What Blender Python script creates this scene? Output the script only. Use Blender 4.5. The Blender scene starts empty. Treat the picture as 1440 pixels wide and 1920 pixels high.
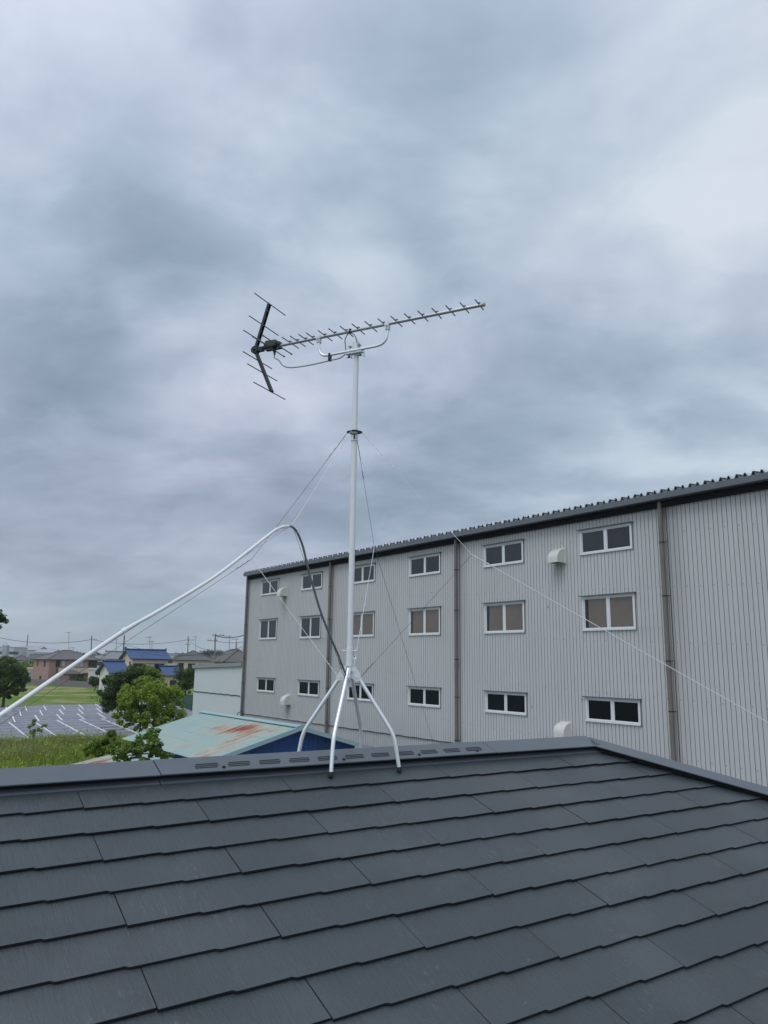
import bpy, math, random
import numpy as np
from mathutils import Vector as V, Matrix
random.seed(7); rng = np.random.default_rng(11)
scene = bpy.context.scene
col = scene.collection
R = math.radians
# ------------------------------------------------------------------ camera
FPX, PITCH, ROLL = 1444.1, R(11.05), R(0.81)
H = 6.0                                            # eye height over the ground
_f = V((0, math.cos(PITCH), math.sin(PITCH))); _u0 = V((0, -math.sin(PITCH), math.cos(PITCH))); _r0 = V((1, 0, 0))
CR = _r0*math.cos(ROLL) + _u0*math.sin(ROLL); CU = _u0*math.cos(ROLL) - _r0*math.sin(ROLL)
cam = bpy.data.cameras.new('camera'); camo = bpy.data.objects.new('camera', cam); col.objects.link(camo)
camo.matrix_world = Matrix(((CR.x, CU.x, -_f.x, 0), (CR.y, CU.y, -_f.y, 0), (CR.z, CU.z, -_f.z, H), (0, 0, 0, 1)))
cam.sensor_fit = 'VERTICAL'; cam.sensor_height = 36; cam.sensor_width = 27; cam.lens = FPX/1920*36
cam.clip_start = 0.05; cam.clip_end = 6000
scene.camera = camo
scene.render.resolution_x = 768; scene.render.resolution_y = 1024
scene.view_settings.view_transform = 'Standard'; scene.view_settings.look = 'None'
scene.view_settings.exposure = 0.0; scene.view_settings.gamma = 1
EYE = V((0, 0, H))
def ray(x, y): return CR*((x-720)/FPX) - CU*((y-960)/FPX) + _f
def at_plane(x, y, P, n):                          # where the sight line meets a plane
    v = ray(x, y); return EYE + v*(((P-EYE).dot(n))/v.dot(n))
def at_z(x, y, z): v = ray(x, y); return EYE + v*((z-H)/v.z)
def at_y(x, y, Y): v = ray(x, y); return EYE + v*(Y/v.y)

# ------------------------------------------------------------------ sky
SUN_EL, SUN_AZ = R(58), R(215)                     # azimuth from +Y, clockwise
w = bpy.data.worlds.new('World'); scene.world = w; w.use_nodes = True
nt = w.node_tree; nt.nodes.clear()
class NT:
    def __init__(s, t): s.t = t
    def n(s, k, **kw):
        o = s.t.nodes.new(k)
        for a, b in kw.items():
            if a.startswith('i_'):
                o.inputs[a[2:].replace('_', ' ')].default_value = b
            else: setattr(o, a, b)
        return o
    def l(s, a, b): s.t.links.new(a, b)
    def val(s, sock, v):
        if isinstance(v, (int, float)): sock.default_value = v
        elif isinstance(v, (tuple, list)): sock.default_value = v
        else: s.l(v, sock)
    def m(s, op, a, b=0.0, c=None, clamp=False):
        o = s.n('ShaderNodeMath', operation=op); o.use_clamp = clamp
        s.val(o.inputs[0], a); s.val(o.inputs[1], b)
        if c is not None: s.val(o.inputs[2], c)
        return o.outputs[0]
    def vm(s, op, a, b=None, scale=None):
        o = s.n('ShaderNodeVectorMath', operation=op); s.val(o.inputs[0], a)
        if b is not None: s.val(o.inputs[1], b)
        if scale is not None: s.val(o.inputs['Scale'], scale)
        return o.outputs[1] if op == 'DOT_PRODUCT' else o.outputs[0]
    def noise(s, vec, scale, detail=4, rough=.55, dist=0.0):
        o = s.n('ShaderNodeTexNoise'); s.l(vec, o.inputs['Vector']); o.inputs['Scale'].default_value = scale
        o.inputs['Detail'].default_value = detail; o.inputs['Roughness'].default_value = rough; o.inputs['Distortion'].default_value = dist
        return o
    def ramp(s, fac, pts, interp='LINEAR'):
        o = s.n('ShaderNodeValToRGB'); s.l(fac, o.inputs[0]); cr = o.color_ramp; cr.interpolation = interp
        while len(cr.elements) < len(pts): cr.elements.new(0.5)
        for e, (p, c) in zip(cr.elements, pts):
            e.position = p; e.color = (*c, 1) if len(c) == 3 else c
        return o.outputs[0]
    def mix(s, f, a, b, mode='MIX'):
        o = s.n('ShaderNodeMix', data_type='RGBA', blend_type=mode); s.val(o.inputs[0], f)
        s.val(o.inputs[6], (*a, 1) if isinstance(a, tuple) and len(a) == 3 else a)
        s.val(o.inputs[7], (*b, 1) if isinstance(b, tuple) and len(b) == 3 else b)
        return o.outputs[2]
W = NT(nt)
sky = W.n('ShaderNodeTexSky', sky_type='NISHITA'); sky.sun_disc = False; sky.sun_elevation = SUN_EL; sky.sun_rotation = SUN_AZ
tc = W.n('ShaderNodeTexCoord'); d = tc.outputs['Generated']
sep = W.n('ShaderNodeSeparateXYZ'); W.l(d, sep.inputs[0])
zz = W.m('ADD', W.m('MAXIMUM', sep.outputs[2], 0.0), 0.30)
cmb = W.n('ShaderNodeCombineXYZ'); W.l(W.m('DIVIDE', sep.outputs[0], zz), cmb.inputs[0]); W.l(W.m('DIVIDE', sep.outputs[1], zz), cmb.inputs[1])
mp = W.n('ShaderNodeMapping'); W.l(cmb.outputs[0], mp.inputs[0]); mp.inputs['Rotation'].default_value = (0, 0, R(28)); mp.inputs['Scale'].default_value = (0.9, 1.15, 1); mp.inputs['Location'].default_value = (3.1, 1.7, 0)
n1 = W.noise(mp.outputs[0], 1.5, 6, .5, .3); n2 = W.noise(mp.outputs[0], 4.5, 7, .55, .25)
warp = W.vm('SCALE', W.vm('SUBTRACT', W.noise(d, 3.0, 4, .55).outputs['Color'], (.5, .5, .5)), scale=.34)
dw = W.vm('NORMALIZE', W.vm('ADD', d, warp))
n3 = W.noise(mp.outputs[0], 2.3, 8, .58, .5)
bank = W.n('ShaderNodeMapRange', interpolation_type='SMOOTHSTEP'); W.l(n3.outputs[0], bank.inputs[0]); bank.inputs[1].default_value = .44; bank.inputs[2].default_value = .60
val = W.m('ADD', W.m('MULTIPLY', W.m('SUBTRACT', n1.outputs[0], .5), .95), W.m('MULTIPLY', W.m('SUBTRACT', n2.outputs[0], .5), .50))
val = W.m('ADD', val, W.m('MULTIPLY', W.m('SUBTRACT', bank.outputs[0], .5), .11))
# cloud banks of this sky: (direction given by the picture point it stands at, width in degrees, brightness)
LOBES = [((720, -250), 26, .20), ((1400, 40), 13, .18), ((60, 20), 9, .02), ((300, 230), 13, -.10), ((110, 220), 10, -.12), ((600, 50), 7, .10), ((1010, 230), 11, -.16), ((640, 370), 10, -.17), ((850, 470), 4, -.14), ((270, 290), 7, -.06),
         ((40, 400), 7, .12), ((370, 520), 6, -.20), ((190, 650), 8, -.22), ((320, 590), 2.6, .30), ((400, 720), 4, .20), ((640, 540), 4, .16), ((750, 500), 2.5, .12), ((1050, 430), 7, .18), ((1350, 330), 8, .15), ((1420, 520), 7, .22), ((1250, 440), 6, .12),
         ((1330, 600), 5, -.26), ((1140, 625), 5, -.16), ((900, 660), 7, -.10), ((1200, 780), 5, .14), ((1340, 800), 2.5, -.12), ((1420, 740), 4, .10), ((900, 870), 7, -.17), ((640, 905), 7, -.18), ((1150, 900), 6, -.08),
         ((90, 960), 7, -.24), ((370, 960), 5, -.20), ((150, 1070), 5, -.06), ((430, 1010), 2.6, .16), ((560, 790), 4, .04), ((100, 860), 5, -.08), ((300, 830), 6, -.12), ((20, 760), 5, -.08)]
for (px, py), wd, amp in LOBES:
    v = ray(px, py).normalized(); k = 1/(1-math.cos(R(wd)))
    g = W.m('EXPONENT', W.m('MULTIPLY', W.m('SUBTRACT', 1.0, W.vm('DOT_PRODUCT', dw, tuple(v))), -k))
    val = W.m('ADD', val, W.m('MULTIPLY', g, amp*.78))
cloud = W.ramp(W.m('ADD', W.m('MULTIPLY', val, 1.02), .580), [(0.05, (.180, .245, .325)), (.32, (.300, .375, .475)), (.50, (.400, .478, .592)), (.68, (.525, .600, .715)), (.95, (.72, .78, .86))])
hue = W.noise(mp.outputs[0], .9, 3, .5).outputs[0]
cloud = W.mix(1.0, cloud, W.ramp(hue, [(.38, (.965, 1.01, 1.01)), (.60, (1.05, .99, 1.025))]), 'MULTIPLY')
hz = W.m('POWER', W.m('SUBTRACT', 1.0, W.m('MAXIMUM', sep.outputs[2], 0.0)), 11.0)
cloud = W.mix(W.m('MULTIPLY', hz, .8), cloud, (.385, .470, .530))
# brighter overcast overhead and behind the camera, where the sun stands above the cloud
sd = V((math.sin(SUN_AZ)*math.cos(SUN_EL), math.cos(SUN_AZ)*math.cos(SUN_EL), math.sin(SUN_EL)))
gl = W.m('MULTIPLY', W.m('POWER', W.m('MAXIMUM', W.vm('DOT_PRODUCT', d, tuple(sd)), 0.0), 1.5), 1.5)
cloud = W.mix(1.0, cloud, W.mix(gl, (1, 1, 1), (1.7, 1.68, 1.62)), 'MULTIPLY')
bgc = W.n('ShaderNodeBackground'); W.l(cloud, bgc.inputs[0]); bgc.inputs[1].default_value = 1.0
bgs = W.n('ShaderNodeBackground'); W.l(sky.outputs[0], bgs.inputs[0]); bgs.inputs[1].default_value = .08
ms = W.n('ShaderNodeMixShader'); ms.inputs[0].default_value = .93; W.l(bgs.outputs[0], ms.inputs[1]); W.l(bgc.outputs[0], ms.inputs[2])
wo = W.n('ShaderNodeOutputWorld'); W.l(ms.outputs[0], wo.inputs[0])
sl = bpy.data.lights.new('sun', 'SUN'); sl.energy = 1.0; sl.angle = R(35); sl.color = (1, .97, .92)
slo = bpy.data.objects.new('sun', sl); col.objects.link(slo); slo.rotation_euler = (-sd).to_track_quat('-Z', 'Y').to_euler(); slo.location = (0, 0, 30)

# ------------------------------------------------------------------ helpers
MATS = {}
def mat(name, color, rough=.6, metal=0.0, var=0.0, vscale=3.0, bump=0.0, bscale=40.0, island=0.0, fn=None, spec=.5, stretch=None, space='Object'):
    if name in MATS: return MATS[name]
    m = bpy.data.materials.new(name); m.use_nodes = True; t = NT(m.node_tree); b = m.node_tree.nodes['Principled BSDF']
    b.inputs['Roughness'].default_value = rough; b.inputs['Metallic'].default_value = metal; b.inputs['Specular IOR Level'].default_value = spec
    tcn = t.n('ShaderNodeTexCoord'); co = tcn.outputs[space]
    if stretch:
        mpn = t.n('ShaderNodeMapping'); t.l(co, mpn.inputs[0]); mpn.inputs['Scale'].default_value = stretch; co = mpn.outputs[0]
    c = (*color, 1)
    if var > 0:
        nz = t.noise(co, vscale, 5, .6)
        k = t.m('MULTIPLY_ADD', nz.outputs[0], 2*var, 1-var)
        c = t.vm('SCALE', tuple(color), scale=k)
    if island > 0:
        g = t.n('ShaderNodeNewGeometry'); k = t.m('MULTIPLY_ADD', g.outputs['Random Per Island'], 2*island, 1-island)
        c = t.vm('SCALE', c if not isinstance(c, tuple) else c[:3], scale=k)
    if fn: c = fn(t, co, c, b)
    if isinstance(c, tuple): b.inputs['Base Color'].default_value = c if len(c) == 4 else (*c, 1)
    else: t.l(c, b.inputs['Base Color'])
    if bump > 0:
        nb = t.noise(co, bscale, 4, .6); bp = t.n('ShaderNodeBump'); bp.inputs['Strength'].default_value = bump; bp.inputs['Distance'].default_value = .01
        t.l(nb.outputs[0], bp.inputs['Height']); t.l(bp.outputs[0], b.inputs['Normal'])
    MATS[name] = m; return m
def tag(o, label=None, cat=None, group=None, kind=None):
    if label: o['label'] = label
    if cat: o['category'] = cat
    if group: o['group'] = group
    if kind: o['kind'] = kind
    return o
def empty(name, loc, label=None, cat=None, group=None):
    o = bpy.data.objects.new(name, None); col.objects.link(o); o.location = loc; o.empty_display_size = .2
    return tag(o, label, cat, group)
class MB:
    def __init__(s): s.v = []; s.f = []; s.sm = []; s.mi = []
    def add(s, vs, fs, smooth=False, mi=0):
        o = len(s.v); s.v += [tuple(a) for a in vs]
        for f in fs: s.f.append(tuple(i+o for i in f)); s.sm.append(smooth); s.mi.append(mi)
    def hexa(s, p, mi=0):                           # 8 corners: bottom 4 then top 4, same turn
        s.add(p, [(0, 3, 2, 1), (4, 5, 6, 7), (0, 1, 5, 4), (1, 2, 6, 5), (2, 3, 7, 6), (3, 0, 4, 7)], mi=mi)
    def box(s, c, ax, ay, az, mi=0):                # centre and three half-axes
        c, ax, ay, az = V(c), V(ax), V(ay), V(az)
        s.hexa([c-ax-ay-az, c+ax-ay-az, c+ax+ay-az, c-ax+ay-az, c-ax-ay+az, c+ax-ay+az, c+ax+ay+az, c-ax+ay+az], mi)
    def bx(s, x0, x1, y0, y1, z0, z1, F=None, mi=0):
        p = [(x0, y0, z0), (x1, y0, z0), (x1, y1, z0), (x0, y1, z0), (x0, y0, z1), (x1, y0, z1), (x1, y1, z1), (x0, y1, z1)]
        s.hexa([F(*q) for q in p] if F else p, mi)
    def tube(s, pts, r, n=8, caps=True, mi=0):
        pts = [V(p) for p in pts]; rs = r if isinstance(r, (list, tuple)) else [r]*len(pts)
        N = len(pts); T = []
        for i in range(N): T.append((pts[min(i+1, N-1)]-pts[max(i-1, 0)]).normalized())
        a = V((0, 0, 1)) if abs(T[0].z) < .9 else V((1, 0, 0))
        x = T[0].cross(a).normalized(); vs = []
        for i in range(N):
            x = (x - T[i]*x.dot(T[i])).normalized(); y = T[i].cross(x)
            for k in range(n):
                an = 2*math.pi*k/n; vs.append(pts[i]+(x*math.cos(an)+y*math.sin(an))*rs[i])
        fs = [(i*n+k, i*n+(k+1) % n, (i+1)*n+(k+1) % n, (i+1)*n+k) for i in range(N-1) for k in range(n)]
        s.add(vs, fs, True, mi)
        if caps:
            s.add(vs[:n], [tuple(range(n))[::-1]], False, mi); s.add(vs[-n:], [tuple(range(n))], False, mi)
    def build(s, name, mats, parent=None, label=None):
        me = bpy.data.meshes.new(name); me.from_pydata(s.v, [], s.f)
        for m in (mats if isinstance(mats, (list, tuple)) else [mats]): me.materials.append(m)
        me.polygons.foreach_set('use_smooth', s.sm); me.polygons.foreach_set('material_index', s.mi); me.update()
        o = bpy.data.objects.new(name, me); col.objects.link(o)
        if parent is not None: attach(o, parent)
        if label: o['label'] = label
        return o
def attach(o, parent):                              # meshes are written in world coordinates
    o.parent = parent; p = parent; off = V((0, 0, 0))
    while p is not None: off += p.location; p = p.parent
    o.location = -off
def copy_tree(o, parent=None):
    c = o.copy(); col.objects.link(c)
    if parent is not None: c.parent = parent
    for ch in [q for q in bpy.data.objects if q.parent == o]: copy_tree(ch, c)
    return c
def smooth_path(pts, n=6):                          # Catmull-Rom
    P = [V(p) for p in pts]; P = [P[0]*2-P[1]]+P+[P[-1]*2-P[-2]]; out = []
    for i in range(1, len(P)-2):
        for k in range(n):
            t = k/n; a, b, c, e = P[i-1], P[i], P[i+1], P[i+2]
            out.append(.5*((2*b)+(c-a)*t+(2*a-5*b+4*c-e)*t*t+(3*b-a-3*c+e)*t**3))
    out.append(P[-2]); return out

# ------------------------------------------------------------------ ground
def ground_fn(t, co, c, b):
    a = t.noise(co, .035, 6, .6); d2 = t.noise(co, .6, 6, .7); e = t.noise(co, 6, 4, .7)
    g = t.ramp(a.outputs[0], [(.36, (.07, .11, .028)), (.5, (.10, .13, .045)), (.62, (.18, .17, .10))])
    k = t.m('ADD', t.m('MULTIPLY', d2.outputs[0], .8), t.m('MULTIPLY', e.outputs[0], .6))
    return t.vm('SCALE', g, scale=t.m('ADD', k, .3))
mg = mat('grass_ground', (.1, .15, .04), .95, fn=ground_fn, bump=.5, bscale=8, spec=.1)
b = MB(); b.add([(-1350, -450, 0), (1350, -450, 0), (1350, 2350, 0), (-1350, 2350, 0)], [(0, 1, 2, 3)])
tag(b.build('ground', mg), kind='structure')
def strip(name, pts, z, m):
    b = MB(); b.add([(x, y, z) for x, y in pts], [tuple(range(len(pts)))]); return tag(b.build(name, m), kind='structure')
def field_fn(t, co, c, b):
    a = t.noise(co, .09, 5, .65, .6); e = t.noise(co, 1.6, 5, .75)
    g = t.ramp(a.outputs[0], [(.35, (.11, .21, .03)), (.47, (.17, .25, .05)), (.57, (.36, .34, .16)), (.7, (.30, .27, .13))])
    return t.vm('SCALE', g, scale=t.m('MULTIPLY_ADD', e.outputs[0], .6, .48))
strip('meadow', [(-110, 92), (-15, 106), (-30, 190), (-140, 186)], .004, mat('meadow_grass', (.1, .2, .04), .95, fn=field_fn, spec=.1))
strip('gravel', [(-62, 50), (-14, 50), (-14, 104), (-44, 104)], .008, mat('gravel', (.20, .19, .17), .9, var=.3, vscale=4, bump=.5))
strip('yard', [(-34, 34), (-16, 8), (40, -60), (70, -40), (-20, 46)], .006, mat('yard_concrete', (.20, .195, .185), .9, var=.2, vscale=1.5))
strip('road', [(-300, 192), (40, 240), (40, 246), (-300, 198)], .012, mat('asphalt', (.07, .07, .07), .9, var=.2, vscale=2))

# ------------------------------------------------------------------ the house the photographer stands on
AZ, SLP = R(33.04), R(19.47)
U = V((math.cos(AZ), math.sin(AZ), 0)); D0 = V((math.sin(AZ), -math.cos(AZ), 0)); UP = V((0, 0, 1))
O = V((-1.25923641, 3.34659669, -0.52842554+H))
cS, sS = math.cos(SLP), math.sin(SLP)
D = D0*cS - UP*sS; NRM = D0*sS + UP*cS
TR = -.10                                           # ridge line in slope coordinates
S_L, S_R, TL = -2.6, 3.13, 5.3
ridgeL = O + U*S_L + D*TR; ridgeR = O + U*S_R + D*TR
house = empty('slate_roof_house', (ridgeL+ridgeR)/2 + D0*0 - UP*((ridgeL.z)), 'house in the foreground with a dark grey slate hip roof under the antenna', 'house')
def slate_fn(t, co, c, b):
    g = t.n('ShaderNodeNewGeometry'); r1 = g.outputs['Random Per Island']
    base = t.ramp(r1, [(0, (.021, .032, .038)), (.5, (.026, .036, .042)), (1, (.033, .042, .048))])
    mpn = t.n('ShaderNodeMapping'); t.l(co, mpn.inputs[0]); mpn.inputs['Rotation'].default_value = (0, 0, -AZ)
    mp2 = t.n('ShaderNodeMapping'); t.l(mpn.outputs[0], mp2.inputs[0]); mp2.inputs['Scale'].default_value = (14, 1.6, 3)
    st = t.noise(mp2.outputs[0], 6, 5, .7); big = t.noise(co, 1.3, 5, .6)
    fg = t.noise(mp2.outputs[0], 22, 4, .75); k = t.m('ADD', t.m('ADD', t.m('MULTIPLY', st.outputs[0], 1.0), t.m('MULTIPLY', fg.outputs[0], .9)), t.m('MULTIPLY', big.outputs[0], .9))
    c1 = t.vm('SCALE', base, scale=t.m('SUBTRACT', k, .35))
    # chalky scuffs: few, small, irregular
    s1 = t.noise(co, 2.1, 2, .5); s2 = t.noise(mp2.outputs[0], 9, 5, .75); s3 = t.noise(co, 38, 3, .6)
    mk = t.m('MULTIPLY', t.m('MULTIPLY', t.m('GREATER_THAN', s1.outputs[0], .60), t.m('SUBTRACT', s2.outputs[0], .53, clamp=True)), t.m('MULTIPLY', t.m('SUBTRACT', s3.outputs[0], .46, clamp=True), 32), clamp=True)
    c2 = t.mix(t.m('MULTIPLY', mk, .6, clamp=True), c1, (.20, .21, .22))
    hzn = t.noise(co, 1.7, 3, .5); c2 = t.mix(t.m('MULTIPLY', t.m('SUBTRACT', hzn.outputs[0], .47, clamp=True), .75), c2, (.13, .14, .15))
    # small dots of debris
    vz = t.n('ShaderNodeTexVoronoi'); t.l(co, vz.inputs['Vector']); vz.inputs['Scale'].default_value = 7
    dot = t.m('LESS_THAN', vz.outputs['Distance'], .028)
    c2 = t.mix(t.m('MULTIPLY', dot, .5), c2, (.22, .22, .2))
    t.val(b.inputs['Roughness'], t.m('MULTIPLY_ADD', st.outputs[0], .25, .33))
    bp = t.n('ShaderNodeBump'); bp.inputs['Strength'].default_value = .9; bp.inputs['Distance'].default_value = .004
    fine = t.noise(co, 260, 3, .7)
    t.l(t.m('ADD', st.outputs[0], t.m('MULTIPLY', fine.outputs[0], .6)), bp.inputs['Height']); t.l(bp.outputs[0], b.inputs['Normal'])
    return c2
m_slate = mat('slate', (.05, .06, .07), .5, fn=slate_fn, spec=.85)
m_sedge = mat('slate_edge', (.012, .013, .016), .9)
m_deck = mat('roof_underlay', (.012, .013, .015), .9)
def cap_fn(t, co, c, b):
    n = t.noise(co, 5, 5, .65); return t.vm('SCALE', (.088, .104, .122), scale=t.m('MULTIPLY_ADD', n.outputs[0], .35, .82))
m_cap = mat('grey_coated_steel', (.1, .11, .13), .42, fn=cap_fn, metal=.0)
m_dark = mat('dark_gap', (.006, .006, .008), .7)
def clip_poly(poly, planes):                        # Sutherland-Hodgman against a*s+b*t<=c
    for a, b_, c in planes:
        out = []
        for i in range(len(poly)):
            p, q = poly[i], poly[(i+1) % len(poly)]
            dp, dq = a*p[0]+b_*p[1]-c, a*q[0]+b_*q[1]-c
            if dp <= 0: out.append(p)
            if (dp < 0 < dq) or (dq < 0 < dp):
                k = dp/(dp-dq); out.append((p[0]+(q[0]-p[0])*k, p[1]+(q[1]-p[1])*k))
        poly = out
        if len(poly) < 3: return []
    return poly
def slope(name, Op, u, dd, nn, s0, s1, t0, t1, planes, off):
    mb = MB(); rows = int((t1)/.182)
    for k in range(0, rows+1):
        ta, tb = (k-1)*.182-.012, k*.182
        if k == 0: ta = t0
        base = (0 if k % 2 == 1 else .455)+off
        i0 = int((s0-base)/.91)-1; i1 = int((s1-base)/.91)+1
        for i in range(i0, i1+1):
            a = base+i*.91+.0017; z = base+(i+1)*.91-.0017
            rr = random.Random(k*977+i*31+int(abs(Op.x)*100)); q = [0, .24+rr.uniform(-.03, .03), .47+rr.uniform(-.03, .03), .74+rr.uniform(-.03, .03), 1]
            poly = [(a, ta), (z, ta)]; low = []
            for j in range(4):
                x0, x1 = a+(z-a)*q[j], a+(z-a)*q[j+1]
                low += [(x0+(.006 if j else 0), tb+.0035), (x1-(.006 if j < 3 else 0), tb-.005+rr.uniform(-.0012, .0012))]
            poly += low[::-1]
            poly = clip_poly(poly, planes)
            if not poly: continue
            hz_ = rr.uniform(-.0007, .0009)
            top = [Op+u*s+dd*t+nn*(.0015+(t-ta)/(tb-ta)*.0112+hz_) for s, t in poly]
            bot = [Op+u*s+dd*t+nn*(-.0025+(t-ta)/(tb-ta)*.0078+hz_) for s, t in poly]
            n = len(poly); up = (top[1]-top[0]).cross(top[2]-top[1]).dot(nn)
            o = len(mb.v); mb.v += [tuple(p) for p in top+bot]
            mb.f.append(tuple(o+i_ for i_ in (range(n) if up > 0 else range(n-1, -1, -1)))); mb.sm.append(False); mb.mi.append(0)
            mb.f.append(tuple(o+n+i_ for i_ in (range(n-1, -1, -1) if up > 0 else range(n)))); mb.sm.append(False); mb.mi.append(1)
            for i_ in range(n):
                j_ = (i_+1) % n; mb.f.append((o+i_, o+n+i_, o+n+j_, o+j_) if up > 0 else (o+j_, o+n+j_, o+n+i_, o+i_)); mb.sm.append(False); mb.mi.append(1)
    return mb.build(name, [m_slate, m_sedge], house)
wid = (TL-TR)*cS
# front slope
slope('slates', O, U, D, NRM, S_L-wid, S_R+wid, TR+.03, TL, [(1, -cS, S_R-TR*cS), (-1, -cS, -S_L-TR*cS)], 0)
# rear slope
Db = -D0*cS-UP*sS; Nb = -D0*sS+UP*cS; Ob = O+D*TR-Db*TR
slope('slates', Ob, -U, Db, Nb, -S_R-wid, -S_L+wid, TR+.03, TL, [(1, -cS, -S_L-TR*cS), (-1, -cS, S_R-TR*cS)], .2)
# hip ends
Dr = U*cS-UP*sS; Nr = U*sS+UP*cS; Or = ridgeR-Dr*TR
slope('slates', Or, -D0, Dr, Nr, -wid, wid, TR+.03, TL, [(1, -cS, -TR*cS), (-1, -cS, -TR*cS)], .1)
Dl = -U*cS-UP*sS; Nl = -U*sS+UP*cS; Ol = ridgeL-Dl*TR
slope('slates', Ol, D0, Dl, Nl, -wid, wid, TR+.03, TL, [(1, -cS, -TR*cS), (-1, -cS, -TR*cS)], .3)
# deck under the slates, eaves fascia and walls
ev = [ridgeL-U*wid+D0*wid, ridgeR+U*wid+D0*wid, ridgeR+U*wid-D0*wid, ridgeL-U*wid-D0*wid]
ze = ridgeL.z-(TL-TR)*sS
ev = [V((p.x, p.y, ze)) for p in ev]
mb = MB(); dn = UP*.008
P = [ridgeL-dn, ridgeR-dn]+[p-dn for p in ev]
mb.add(P+[p-UP*.2 for p in ev], [(2, 3, 1, 0), (3, 4, 1), (4, 5, 0, 1), (5, 2, 0), (2, 6, 7, 3), (3, 7, 8, 4), (4, 8, 9, 5), (5, 9, 6, 2), (6, 9, 8, 7)])
mb.build('roof_deck', m_deck, house)
mb = MB(); k = wid-.55
c = [ridgeL-U*k+D0*k, ridgeR+U*k+D0*k, ridgeR+U*k-D0*k, ridgeL-U*k-D0*k]
mb.hexa([V((p.x, p.y, 0)) for p in c]+[V((p.x, p.y, ze-.201)) for p in c])
mb.build('wall', mat('house_siding', (.42, .40, .36), .8, var=.1), house)
mb = MB()
for i in range(4):
    a, z = ev[i], ev[(i+1) % 4]; t_ = (z-a).normalized(); nn_ = t_.cross(UP)
    mb.box((a+z)/2+nn_*.07-UP*.07, (z-a)/2+t_*.1, nn_*.06, UP*.05)
mb.build('gutter', mat('gutter_dark', (.05, .05, .055), .5), house)
# ridge and hip caps
def cap(A, B_, d1, n1, d2, n2, join, name, flash=True):
    """metal cap along A->B over two slopes; join = gaps (0..1) between lengths"""
    L = (B_-A).length; t_ = (B_-A)/L; cuts = [0]+join+[L]; first = None; res = []
    for j in range(len(cuts)-1):
        mb = MB(); a, z = cuts[j]+(.0025 if j else 0), cuts[j+1]-.0025; lift = .0012*(j % 2)
        prof = []
        hA = .048+lift
        lip = .125
        p1 = [(lip-.028, .010), (lip-.028, hA-.010), (lip-.003, hA-.008), (lip+.001, hA-.006), (lip+.001, hA-.001), (lip-.004, hA)]
        side = lambda d_, n_: [d_*q+n_*h for q, h in p1]
        apex = UP*(hA/n1.z)
        ring = side(d1, n1)+[apex]+side(d2, n2)[::-1]
        pa = [A+t_*a+q for q in ring]; pz = [A+t_*z+q for q in ring]; n = len(ring)
        fs = [(i, i+1, n+i+1, n+i) for i in range(n-1)]
        if (pa[1]-pa[0]).cross(pz[0]-pa[0]).dot(d1) < 0: fs = [f[::-1] for f in fs]
        mi = [1, 1, 0, 0, 0, 0, 0, 0, 0, 0, 1, 1]
        mb.add(pa+pz, []); 
        for f_, m_ in zip(fs, [1, 1, 1, 0, 0, 0, 0, 0, 0, 1, 1, 1]): mb.f.append(f_); mb.sm.append(False); mb.mi.append(m_)  # recess faces under the lip painted near black for their shade
        mb.f.append(tuple(range(n))); mb.sm.append(False); mb.mi.append(0)
        mb.f.append(tuple(range(2*n-1, n-1, -1))); mb.sm.append(False); mb.mi.append(0)
        if flash:
            for d_, n_ in ((d1, n1), (d2, n2)):
                mb.hexa([A+t_*a+d_*(lip-.05)+n_*.002, A+t_*z+d_*(lip-.05)+n_*.002, A+t_*z+d_*(lip+.014)+n_*.002, A+t_*a+d_*(lip+.014)+n_*.002,
                         A+t_*a+d_*(lip-.05)+n_*.016, A+t_*z+d_*(lip-.05)+n_*.016, A+t_*z+d_*(lip+.014)+n_*.012, A+t_*a+d_*(lip+.014)+n_*.012])
        o = mb.build(name, [m_cap, m_dark], house); res.append(o)
    return res
caps = cap(ridgeL, ridgeR, D, NRM, Db, Nb, [.343-S_L, 2.265-S_L], 'ridge_cap')
vent = caps[1]
# vent louvres and screws in the middle length
mbv = None
hs = .048+.0012
def onvent(s, t, h): return O+U*s+D*t+NRM*h
gi = 0
for i in range(11):
    sc = .56+i*.157
    mb = MB()
    for j in range(3):
        t_ = -.012-.0165*j; wv = .052+.004*(j == 1)
        sh = .006*j
        mb.box(onvent(sc+sh, t_, hs+.0006), U*wv, D*.0040, NRM*.0006, mi=0)
    mb.build('vent_louvre', [m_dark, m_cap], vent)
for sc in (.64, 1.275, 1.74, 2.14):
    mb = MB(); p = onvent(sc, -.004, hs)
    mb.tube([p, p+NRM*.0015], .0105, 12); mb.tube([p+NRM*.0015, p+NRM*.007], .006, 6)
    mb.build('screw', mat('screw_metal', (.03, .032, .036), .4, metal=.3), vent)
for (A_, du, d1, n1, d2, n2) in ((ridgeR, U+D0, None, NRM, None, Nr), (ridgeR, U-D0, None, Nr, None, Nb), (ridgeL, -U-D0, None, Nb, None, Nl), (ridgeL, -U+D0, None, Nl, None, NRM)):
    e = (du*wid-UP*((TL-TR)*sS)); t_ = e.normalized()
    q1 = n1.cross(t_); q1 = q1 if q1.dot(n2) < 0 else -q1
    q2 = n2.cross(t_); q2 = q2 if q2.dot(n1) < 0 else -q2
    cap(A_+t_*.03, A_+e+t_*.03, q1.normalized(), n1, q2.normalized(), n2, [e.length*.52], 'hip_cap', flash=False)

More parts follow.
